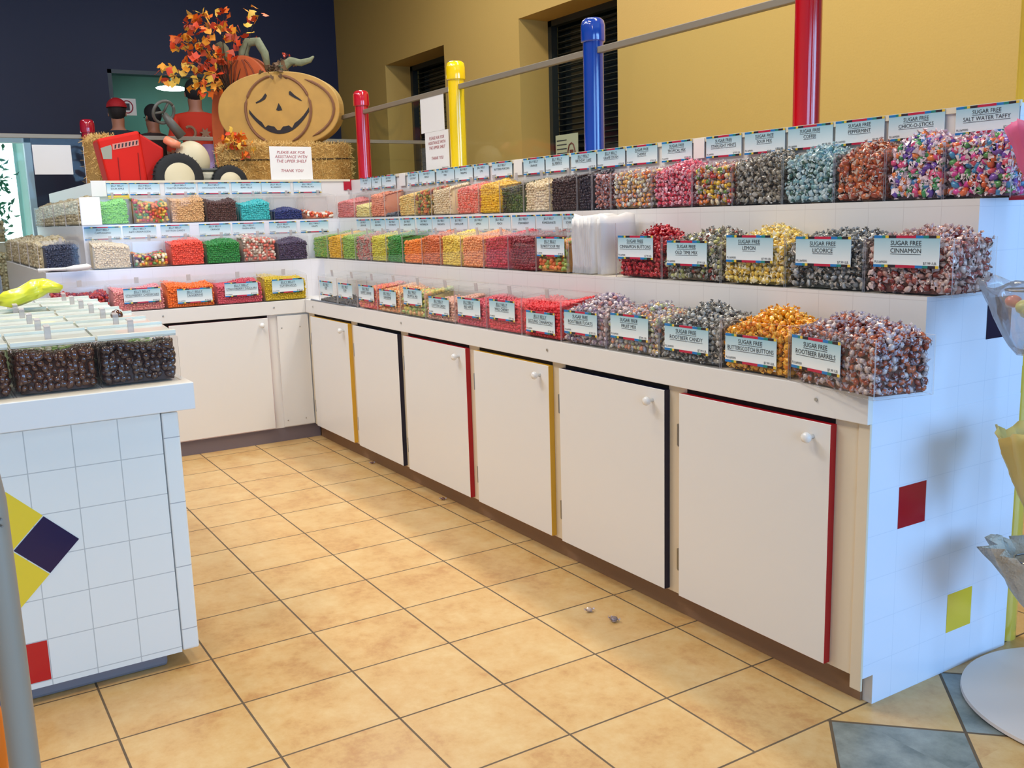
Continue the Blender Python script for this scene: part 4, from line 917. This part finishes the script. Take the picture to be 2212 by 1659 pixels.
def leaf_t(s):
    a = np.array([(0, 0, 0), (.35, .28, .05), (.25, .55, 0), (.6, .42, -.05), (1.0, .0, .08), (.6, -.42, -.05), (.25, -.55, 0), (.35, -.28, .05)]) * s
    return a, np.array([(0, 1, 4), (1, 2, 3), (1, 3, 4), (0, 4, 7), (7, 5, 6), (7, 4, 5)]), np.zeros(6, int)
def tuft(name, parent, centres, spread, n, s, m):
    P = np.vstack([np.array(c) + rng.normal(size=(n, 3)) * spread for c in centres]); return put(name, scatter_mesh(name, leaf_t(s), P, rotmats(len(P)), [m]), parent)
tuft('dry_leaves', p1, [(-.05, -.02, .26), (-.05, .03, .28), (-.06, 0, .24)], .028, 40, .045, STB)
tuft('berries', p1, [(-.04, .07, .37)], .008, 12, .02, mat('red_berry', (196, 70, 40), .4))
p2 = empty('pumpkin_cutout', (-2.02, .235, 1.985), -.8, 'tall orange wooden pumpkin cut-out standing behind the cream one', 'pumpkin decoration')
OF = mat('pumpkin_orange', (200, 92, 38), .6, bump=.1, bscale=18, var=.14)
board(p2, pumpkin_outline(.27, .54, 0), .13, OF, mat('pumpkin_orange_side', (176, 84, 36), .6))
rb = MB()
for w in (.08, .17): 
    for s_ in (-1, 1): rb.tube([(.003, s_ * w * math.cos(t), .53 * math.sin(t)) for t in np.linspace(-1.3, 1.35, 16)], .006, 6)
rb.build('rib_lines', mat('orange_rib', (140, 62, 28), .7), p2)
st = MB(); st.tube([(-.06, .0, .50), (-.06, .0, .58), (-.06, .04, .645), (-.06, .12, .645), (-.06, .17, .56), (-.06, .19, .44)], [.04, .036, .034, .034, .03, .018], 10)
st.build('stem', STG, p2, smooth=True)
st = MB(); st.add(ICO2[0] * np.array([.03, .075, .10]) + np.array([-.02, -.16, .56]), ICO2[1].tolist()); st.build('dried_leaf', mat('dry_leaf_khaki', (126, 118, 80), .8, bump=.4, bscale=25), p2, smooth=True)
# straw bales
STRAW = mat('straw', (196, 150, 76), .9, bump=1., bscale=120, var=.35); STRAWL = mat('straw_light', (226, 186, 110), .8)
def bale(loc, rz, sx, sy, sz, label, strings=True):
    o = empty('straw_bale', loc, rz, label, 'straw bale', 'straw bales on the back counter')
    b = MB().box(-sx / 2, sx / 2, -sy / 2, sy / 2, 0, sz).build('straw_body', STRAW, o, bevel=.018, seg=3)
    n = int(3200 * sx * sy / .12) + 900; P = []
    for _ in range(n):
        f_ = random.choice([0, 0, 1, 2, 2]); u, v_ = random.random() - .5, random.random() - .5
        P.append({0: (sx / 2, u * sy, (v_ + .5) * sz), 1: (u * sx, (.5 if v_ > 0 else -.5) * sy, random.random() * sz), 2: (u * sx, v_ * sy, sz)}[f_])
    t = (np.array([(-.035, 0, 0), (.035, .002, .004), (.035, -.002, .004)]), np.array([(0, 1, 2)]), np.zeros(1, int))
    s = put('loose_straw', scatter_mesh('loose_straw', t, np.array(P), rotmats(len(P)), [STRAWL]), o); s['kind'] = 'stuff'
    if strings:
        sb = MB(); sb.tube([(sx / 2 + .004, -sy / 2, sz * .72), (sx / 2 + .004, sy / 2, sz * .76)], .004, 6); sb.build('baling_twine', mat('twine', (50, 34, 20), .9), o)
bale((-1.55, .36, DZ), -.02, .34, .86, .385, 'wide straw bale under the cream pumpkin')
bale((-1.7, -.835, DZ), .1, .3, .13, .43, 'rough straw bundle behind the red tractor hood', False)
# maple branches
LV = multi('maple_leaf', [(236, 110, 24), (246, 160, 40), (216, 66, 24), (190, 70, 30), (240, 190, 70)], .55, 0.); BR = mat('twig', (60, 44, 30), .9)
br = empty('maple_branch', (-2.05, -.12, 1.9), 0, 'spray of orange and yellow artificial maple leaves above the tractor', 'autumn leaves')
cl = [(-2.116, -0.26, 2.406), (-2.039, -0.167, 2.58), (-2.083, -0.098, 2.623), (-2.024, 0.0, 2.808), (-2.019, 0.144, 2.819), (-2.159, 0.185, 2.761), (-2.172, 0.38, 2.833), (-1.966, 0.356, 2.801), (-2.11, -0.063, 2.766), (-2.116, 0.022, 2.789), (-1.926, -0.102, 2.653), (-2.057, -0.117, 2.658), (-1.966, -0.209, 2.584), (-2.056, -0.229, 2.581), (-2.015, 0.037, 2.684), (-2.137, 0.145, 2.754), (-2.016, 0.222, 2.716), (-1.958, 0.168, 2.661), (-2.044, -0.045, 2.598), (-1.99, -0.028, 2.575), (-2.007, 0.022, 2.533), (-2.159, 0.1, 2.583), (-1.985, -0.004, 2.481), (-2.027, 0.058, 2.506), (-2.1, -0.14, 2.458), (-2.167, -0.073, 2.487), (-1.959, -0.114, 2.486), (-2.057, -0.042, 2.441), (-1.995, -0.299, 2.372), (-1.955, -0.272, 2.353), (-1.996, 0.04, 2.389), (-1.945, -0.025, 2.363), (-2.076, -0.061, 2.315), (-1.975, -0.056, 2.286), (-2.064, 0.069, 2.319), (-1.941, -0.016, 2.284), (-1.955, 0.136, 2.484), (-2.151, 0.179, 2.466), (-2.141, 0.26, 2.656), (-2.121, 0.318, 2.676), (-1.934, 0.076, 2.516), (-2.066, -0.095, 2.702), (-2.018, -0.016, 2.743)]   # ends of the twigs
LP = []
base = br.location
tw = MB()
root = Vector((-2.05, 0.159, 2.223)) - base
for p in cl:
    c = Vector(p) - base
    for _ in range(6): LP.append(np.array(c) + rng.normal(size=3) * np.array([.03, .024, .024]))
    mid = root.lerp(c, .55) + Vector((0, (random.random() - .5) * .06, .05)); tw.tube([root, mid, c], [.004, .002, .001], 5)
put('leaves', scatter_mesh('leaves', leaf_t(.062), np.array(LP), rotmats(len(LP)), [LV]), br); tw.build('twigs', BR, br)
sm_ = empty('maple_sprig', (-1.36, -.05, DZ + .40), 0, 'small sprig of orange maple leaves at the left end of the bale', 'autumn leaves')
tuft('leaves', sm_, [(0, 0, .03), (0, .03, .0), (0, -.03, -.01), (.01, .05, -.05)], .026, 16, .045, LV); MB().tube([(0, 0, -.03), (0, .01, .03)], .003, 5).build('twigs', BR, sm_)
# toy pedal tractor
tc = empty('toy_tractor', (-1.32, -.455, DZ), 0, 'red ride-on toy tractor with black tyres and cream wheels on the back counter', 'toy tractor')
TRED = mat('tractor_red', (206, 30, 14), .62, spec=.25); TY = mat('tyre_black', (26, 26, 24), .8, bump=.3, bscale=60); CRM = mat('cream_plastic', (204, 190, 152), .55); GRY = mat('grey_plastic', (84, 82, 72), .5)
hood = MB()
vs = [(-.10, -.24, .04), (-.10, .0, .04), (.11, .0, .04), (.11, -.24, .04), (-.10, -.35, .42), (-.10, .0, .47), (.11, .0, .47), (.11, -.35, .42)]
vs = [(-.10, -.36, .03), (.10, -.36, .03), (.10, -.13, .03), (-.10, -.13, .03), (-.10, -.42, .39), (.10, -.42, .39), (.10, -.17, .445), (-.10, -.17, .445)]
hood.add(vs, [(3, 2, 1, 0), (4, 5, 6, 7), (0, 1, 5, 4), (1, 2, 6, 5), (2, 3, 7, 6), (3, 0, 4, 7)])
hd = hood.build('hood', TRED, tc, bevel=.018, seg=3, loc=(0, -.05, 0))
cowl = MB(); vs = [(-.09, -.17, .04), (.09, -.17, .04), (.09, -.05, .10), (-.09, -.05, .10), (-.09, -.17, .43), (.09, -.17, .43), (.09, -.03, .34), (-.09, -.03, .34)]
cowl.add(vs, [(3, 2, 1, 0), (4, 5, 6, 7), (0, 1, 5, 4), (1, 2, 6, 5), (2, 3, 7, 6), (3, 0, 4, 7)]); cowl.build('cowl', mat('tractor_red_dark', (188, 26, 14), .6, spec=.25), tc, bevel=.012, loc=(0, -.05, 0))
dc = MB(); dc.add([(.1015, -.405, .335), (.1015, -.395, .27), (.1015, -.345, .27), (.1015, -.340, .34), (.1015, -.345, .355)], [(0, 1, 2, 3, 4)]); dc.build('badge', mat('badge_grey', (150, 150, 130), .5), hd)
dc = MB()
dc.add([(.1018, -.335, .325), (.1018, -.18, .355), (.1018, -.18, .39), (.1018, -.335, .36)], [(0, 1, 2, 3)]); dc.build('grille_strip', mat('strip_pale', (206, 130, 110), .5), hd)
dc = MB()
for i in range(7): y = -.325 + i * .021; z = .332 + i * .0042; dc.add([(.102, y, z), (.102, y + .009, z + .002), (.102, y + .014, z + .026), (.102, y + .003, z + .024)], [(0, 1, 2, 3)])
dc.build('grille_slot', FACE, hd)
dc = MB(); dc.tube([(.103, -.30, .09), (.103, -.19, .115)], .0025, 5); dc.tube([(.103, -.31, .09), (.103, -.31, .28)], .002, 5); dc.tube([(.103, -.19, .11), (.103, -.19, .31)], .002, 5); dc.build('panel_line', mat('red_line', (120, 14, 12), .5), hd)
MB().box(-.05, .05, -.3, .34, .02, .085).build('chassis', TRED, tc, bevel=.01)
sb = MB(); sb.tube([(.0, .12, .10), (.02, .22, .02), (.02, .33, .0)], [.03, .025, .02], 8); sb.build('rear_frame', TRED, tc, smooth=True)
def wheel(y, x, r, wd, z, lab):
    w = MB(); w.lathe([(r * .66, -wd / 2), (r * .9, -wd / 2), (r, -wd * .3), (r, wd * .3), (r * .9, wd / 2), (r * .66, wd / 2)], 48, (0, 0, 0), 'X'); o = w.build('tyre', TY, tc, smooth=True, loc=(x, y, z))
    tr_ = MB()
    for i in range(36):
        a = 2 * PI * i / 36; tr_.add([((-1) ** k_ * 0 + xx, (r + dr) * math.cos(a + da), (r + dr) * math.sin(a + da)) for k_, (xx, dr, da) in enumerate([(-wd * .4, 0, 0), (wd * .4, 0, .05), (wd * .4, .006, .08), (-wd * .4, .006, .03)])], [(0, 1, 2, 3)])
    tr_.build('tread', TY, o)
    h = MB(); h.lathe([(r * .67, 0), (r * .6, .012), (r * .35, .02), (r * .12, .03)], 36, (wd * .36, 0, 0), 'X'); h.lathe([(r * .66, -wd * .4), (r * .66, wd * .4)], 36, (0, 0, 0), 'X'); h.build('wheel_rim', CRM, o, smooth=True)
wheel(-.02, .15, .152, .075, .153, 'near'); wheel(-.02, -.17, .152, .075, .153, 'far'); wheel(.31, .12, .115, .06, .118, 'front'); wheel(.31, -.14, .115, .06, .118, 'front')
sb = MB(); v = ICO3[0].copy(); v = v * np.array([.10, .115, .13]); sb.add(v + np.array([0, .11, .265]), ICO3[1].tolist()); se = sb.build('seat', CRM, tc, smooth=True)
sb = MB(); sb.box(-.09, .105, .06, .235, .135, .20); sb.build('seat_base', mat('cream_shade', (190, 180, 150), .5), tc, bevel=.02); MB().box(-.1, .11, .02, .245, .198, .215).build('seat_rim', GRY, tc, bevel=.006)
sw = MB(); R_ = .072; sw.tube([(.02, R_ * math.cos(a), R_ * .95 * math.sin(a)) for a in np.linspace(0, 2 * PI, 25)], .010, 8)
for a in (0.5, 2.6, 4.7): sw.tube([(.02, 0, 0), (.02, R_ * math.cos(a), R_ * math.sin(a))], .008, 6)
sw.build('steering_wheel', GRY, tc, smooth=True, loc=(0, -.05, .575), rot=(.7, .35, .3))
MB().tube([(0, .06, .42), (0, .0, .50), (0, -.04, .56)], [.035, .03, .02], 8).build('steering_column', GRY, tc, smooth=True)
MB().tube([(.02, -.05, .40), (.05, -.01, .37), (.06, .03, .36)], [.025, .03, .02], 10).build('headlamp', mat('salmon_plastic', (240, 140, 100), .4), tc, smooth=True)
# lavender post behind the tractor
lp = MB().lathe([(.045, 0), (.045, 2.0)], 24).build('striped_pole', mat('lavender_paint', (176, 130, 176), .4), smooth=True, loc=(-3.32, .30, 0)); tag(lp, 'lavender pole behind the glass between the tractor seat and pumpkin', 'pole')

# ================================================================== PEOPLE behind the glass
def person(name, loc, rz, H, shirt, hair, label, cap=None, arms=((.22, .1), (.22, .1)), emblem=False, trousers=(50, 52, 66)):
    s = H / 1.75; o = empty(name, loc, rz, label, 'person', None)
    # skeleton (x forward)
    pts = {'pel': (0, 0, .95), 'wa': (0, 0, 1.10), 'ch': (.01, 0, 1.32), 'nk': (0, 0, 1.47), 'hb': (.01, 0, 1.54), 'hd': (.015, 0, 1.64),
           'sl': (0, .17, 1.40), 'sr': (0, -.17, 1.40), 'el': (.02, .25, 1.14), 'er': (.02, -.25, 1.14), 'wl': (.16, .22, .96), 'wr': (.16, -.22, .96), 'hl_': (.22, .21, .93), 'hr_': (.22, -.21, .93),
           'tl': (0, .10, .88), 'tr': (0, -.10, .88), 'kl': (.02, .11, .48), 'kr': (.02, -.11, .48), 'al': (0, .11, .09), 'ar': (0, -.11, .09), 'fl': (.14, .12, .04), 'fr': (.14, -.12, .04)}
    rad = {'pel': (.15, .12), 'wa': (.14, .11), 'ch': (.165, .12), 'nk': (.06, .06), 'hb': (.065, .07), 'hd': (.08, .095), 'sl': (.07, .07), 'sr': (.07, .07), 'el': (.045, .045), 'er': (.045, .045), 'wl': (.03, .03), 'wr': (.03, .03), 'hl_': (.035, .02), 'hr_': (.035, .02),
           'tl': (.09, .09), 'tr': (.09, .09), 'kl': (.06, .06), 'kr': (.06, .06), 'al': (.04, .04), 'ar': (.04, .04), 'fl': (.04, .03), 'fr': (.04, .03)}
    ks = list(pts); E = [('pel', 'wa'), ('wa', 'ch'), ('ch', 'nk'), ('nk', 'hb'), ('hb', 'hd'), ('ch', 'sl'), ('ch', 'sr'), ('sl', 'el'), ('sr', 'er'), ('el', 'wl'), ('er', 'wr'), ('wl', 'hl_'), ('wr', 'hr_'), ('pel', 'tl'), ('pel', 'tr'), ('tl', 'kl'), ('tr', 'kr'), ('kl', 'al'), ('kr', 'ar'), ('al', 'fl'), ('ar', 'fr')]
    me = bpy.data.meshes.new('body'); me.from_pydata([tuple(c * s for c in pts[k]) for k in ks], [(ks.index(a), ks.index(b)) for a, b in E], [])
    ob = bpy.data.objects.new('body', me); C.objects.link(ob); sk = ob.modifiers.new('skin', 'SKIN'); su = ob.modifiers.new('sub', 'SUBSURF'); su.levels = su.render_levels = 2
    for i, k in enumerate(ks): me.skin_vertices[0].data[i].radius = tuple(c * s for c in rad[k]); me.skin_vertices[0].data[i].use_root = (k == 'pel')
    bpy.context.view_layer.update(); dg = bpy.context.evaluated_depsgraph_get(); m2 = bpy.data.meshes.new_from_object(ob.evaluated_get(dg)); bpy.data.objects.remove(ob)
    SK = mat('skin', (170, 112, 84), .5); m2.materials.clear()
    for m_ in (SK, mat('shirt_%d_%d_%d' % shirt, shirt, .8), mat('trousers', trousers, .8), mat('shoes', (30, 28, 28), .6)): m2.materials.append(m_)
    for p in m2.polygons:
        c = p.center / s; p.use_smooth = True
        p.material_index = 3 if c.z < .1 else 2 if c.z < 1.0 and abs(c.y) < .19 and c.x < .13 else 1 if 1.0 <= c.z < 1.475 and not (c.z < 1.12 and abs(c.y) > .17) else 0
    body = put('body', m2, o)
    hm = mat('hair_%d' % sum(hair), hair, .8); hb = MB(); v = ICO3[0].copy(); v = v * np.array([.103, .088, .112]) * s; keep = [f_ for f_ in ICO3[1].tolist() if np.mean(ICO3[0][f_][:, 0]) < .25 + ICO3[0][f_][:, 2].mean() * .8]
    hb.add(v + np.array([0, 0, 1.672]) * s, keep); hb.build('hair', hm, o, smooth=True)
    fb = MB()
    for sg in (-1, 1):
        fb.add(ICO1[0] * .009 * s + np.array([.098, sg * .032, 1.645]) * s, ICO1[1].tolist(), 1); fb.add(ICO1[0] * np.array([.012, .008, .028]) * s + np.array([.0, sg * .083, 1.635]) * s, ICO1[1].tolist(), 0)
    fb.add(ICO1[0] * np.array([.016, .012, .024]) * s + np.array([.106, 0, 1.622]) * s, ICO1[1].tolist(), 0); fb.add(ICO1[0] * np.array([.006, .024, .007]) * s + np.array([.094, 0, 1.583]) * s, ICO1[1].tolist(), 2)
    fb.build('face', [SK, mat('eye_dark', (20, 16, 16), .3), mat('lips', (140, 70, 62), .5)], o, smooth=True)
    hn = MB()
    for sg, hk in ((1, 'hl_'), (-1, 'hr_')):
        b = Vector(pts[hk]) * s
        for q_ in range(4): hn.tube([b + Vector((.02, (q_ - 1.5) * .018, 0)) * s, b + Vector((.07, (q_ - 1.5) * .020, -.01)) * s, b + Vector((.098 - .008 * abs(q_ - 1.5), (q_ - 1.5) * .021, -.03)) * s], [.0095 * s, .0085 * s, .006 * s], 6)
        hn.tube([b + Vector((-.01, -sg * .025, 0)) * s, b + Vector((.03, -sg * .055, -.005)) * s, b + Vector((.055, -sg * .058, -.012)) * s], [.011 * s, .009 * s, .007 * s], 6)
    hn.build('fingers', SK, o, smooth=True)
    if cap:
        cm = mat('cap_red', cap, .7); cb = MB(); v = ICO3[0].copy() * np.array([.115, .1, .10]) * s; keep = [f_ for f_ in ICO3[1].tolist() if ICO3[0][f_][:, 2].mean() > .0]
        cb.add(v + np.array([0, 0, 1.70]) * s, keep); cb.prism([(.06 * s, -.075 * s), (.15 * s, -.06 * s), (.19 * s, 0), (.15 * s, .06 * s), (.06 * s, .075 * s)], 1.695 * s, 1.708 * s, 'XY'); cb.build('cap', cm, o, smooth=False)
    if emblem:
        eb = MB(); eb.tube([(-.135, .09 + .05 * math.cos(a), 1.30 + .055 * math.sin(a)) for a in np.linspace(.9, 2 * PI - .9, 14)], .013, 6)
        st_ = [( -.05 + (.055 if i % 2 == 0 else .026) * math.cos(i * PI / 7 + .2), 1.295 + (.055 if i % 2 == 0 else .026) * math.sin(i * PI / 7 + .2)) for i in range(14)]
        eb.prism(st_, -.145, -.120, 'YZ'); eb.build('shirt_emblem', mat('emblem_tan', (150, 112, 84), .8), o)
    return o
person('person', (-4.4, .50, .88), PI - .1, 1.78, (206, 50, 20), (26, 22, 20), 'person in orange shirt with tan emblem seen from behind past the tractor', emblem=True)
person('person', (-4.95, .22, .88), PI + .5, 1.60, (60, 44, 44), (24, 20, 20), 'dark-haired person half hidden left of the orange shirt')
person('person', (-4.35, -.22, .88), PI - .3, 1.56, (28, 36, 44), (30, 22, 20), 'person in red cap and dark top behind the glass', cap=(170, 14, 24))

# ================================================================== NEAR-RIGHT STAND with bouquets
sd = empty('bouquet_stand', (4.0, .57, 0), 0, 'white round-based stand on the slate tiles by the tiled counter end', 'stand')
MB().lathe([(.335, .002), (.34, .006), (.338, .014), (.05, .02)], 72).build('base', mat('stand_white', (222, 208, 196), .5), sd, smooth=True).modifiers.new('es', 'EDGE_SPLIT')
MB().lathe([(.016, .018), (.016, 1.75)], 20).build('pole', mat('stand_pole', (220, 220, 220), .3), sd, smooth=True)
hold = [(3.90, .335, 1.39), (3.87, .315, 1.02), (3.885, .39, .60), (3.875, .42, .31)]
for (x, y, z) in hold:
    MB().tube([(0, 0, z + .12), ((x - 4.0) * .5, (y - .57) * .5, z + .11), (x - 4.0, y - .57, z + .1)], .004, 6).build('holder_arm', METAL, sd)
    MB().tube([(x - 4.0 + .045 * math.cos(a), y - .57 + .045 * math.sin(a), z + .10) for a in np.linspace(0, 2 * PI, 17)], .003, 6).build('holder_ring', METAL, sd)
def cone_wrap(loc, r, h, m, label, seed, fill=None, crumple=.12):
    o = empty('candy_bouquet', loc, 0, label, 'bouquet', 'cone-wrapped bouquets on the stand'); g = np.random.default_rng(seed); n = 40; rows = 9; vs = []
    for j_ in range(rows):
        t = j_ / (rows - 1)
        for i in range(n):
            a = 2 * PI * i / n; rr = (.012 + r * t ** .75) * (1 + crumple * t * math.sin(i * 2.5 + seed) + .05 * t * g.normal()); vs.append((rr * math.cos(a), rr * math.sin(a), h * t * (1 + .06 * t * math.sin(i * .9 + seed * 2))))
    mb = MB(); mb.add(vs, [(j_ * n + i, j_ * n + (i + 1) % n, (j_ + 1) * n + (i + 1) % n, (j_ + 1) * n + i) for j_ in range(rows - 1) for i in range(n)])
    w = mb.build('wrapper', m, o, smooth=True); so = w.modifiers.new('s', 'SOLIDIFY'); so.thickness = .001
    if fill:
        fb = MB(); 
        for k_, (c, sz) in enumerate(fill * 3):
            a = g.random() * 6.28; rr = g.random() ** .5 * r * .62; v = ICO2[0] * np.array([sz, sz, sz * .8]) + np.array([rr * math.cos(a), rr * math.sin(a), h * (.55 + .33 * g.random())]); fb.add(v, ICO2[1].tolist(), k_ % len(fill))
        fb.build('sweets', [mat('bouquet_%d_%d_%d' % c, c, .3, coat=.4) for c, _ in fill], o, smooth=True)
    return o
cone_wrap((3.90, .335, 1.32), .085, .19, mat('pink_tissue', (232, 110, 160), .5, alpha=.85), 'pink wrapped bouquet topmost on the stand, beside the taffy bin', 1, [((232, 90, 140), .02), ((244, 150, 180), .016)])
cone_wrap((3.87, .315, .96), .092, .18, clear_mat('clear_wrap', (.92, .94, .96), .2, .12), 'clear cone bouquet with yellow sweets below the pink one', 2, [((240, 230, 110), .025), ((230, 130, 110), .02), ((240, 240, 236), .018)], .04)
cone_wrap((3.885, .40, .535), .09, .22, mat('yellow_tissue', (232, 204, 118), .55, alpha=.9), 'yellow wrapped bouquet with red and mauve sweets on the stand', 3, [((232, 216, 20), .03), ((190, 60, 80), .022), ((150, 110, 150), .018)])
cone_wrap((3.875, .445, .255), .105, .18, mat('lace_paper', (214, 206, 190), .6, alpha=.92, bump=.6, bscale=120), 'white lacy paper bouquet lowest on the stand', 4, [((220, 210, 200), .02)], .2)

# ================================================================== NEAR-LEFT rack post
rk = empty('rack_post', (3.842, -1.922, 0), 0, 'blurred grey upright post of a rack at the left edge', 'rack')
MB().tube([(.012, .008, .0), (.006, .004, .5), (.006, .004, .80), (.004, .003, 1.0), (-.012, -.01, 1.12), (-.06, -.05, 1.2)], .0185, 16).build('upright', mat('rack_grey', (158, 144, 126), .5), rk, smooth=True)
wc = MB(); wc.tube([(.0, .0, .975), (.03, .012, .972)], .0015, 6); wc.tube([(.0, .0, .983), (.03, .012, .981)], .0015, 6); wc.build('hook', METAL, rk)
ob = MB(); v = ICO3[0] * np.array([.018, .014, .07]); ob.add(v, ICO3[1].tolist()); o = ob.build('sweet_pouch', mat('orange_pouch', (246, 120, 24), .35), smooth=True, loc=(3.749, -1.945, 0.635)); tag(o, 'orange pouch hanging left of the grey rack post', 'pouch')

# ================================================================== things on the floor
def floor_sweet(x, y, label, m, s=.013):
    o = put('mint_candy', scatter_mesh('mint_candy', candy_t(5, s, .012, .6, ICO2), np.zeros((1, 3)), np.eye(3)[None], [m, CLEAR]), None, loc=(x, y, s * .85), rot=(.1, .1, random.random() * 3)); tag(o, label, 'candy')
mg = mat('mint_grey', (130, 112, 108), .3)
floor_sweet(2.818, -0.138, 'dark wrapped sweet on the floor, nearer of the two mints', mg)
floor_sweet(2.707, -0.157, 'pale wrapped sweet on the floor, farther of the two mints', mat('mint_pale', (196, 170, 150), .3), .011)
floor_sweet(1.252, 0.054, 'brown crumb of candy on the floor beside the toe kick, nearer one', mat('brown_crumb', (110, 60, 40), .5), .009)
floor_sweet(0.407, 0.060, 'brown crumb of candy on the floor beside the toe kick, farther one', mat('brown_crumb', (110, 60, 40), .5), .009)
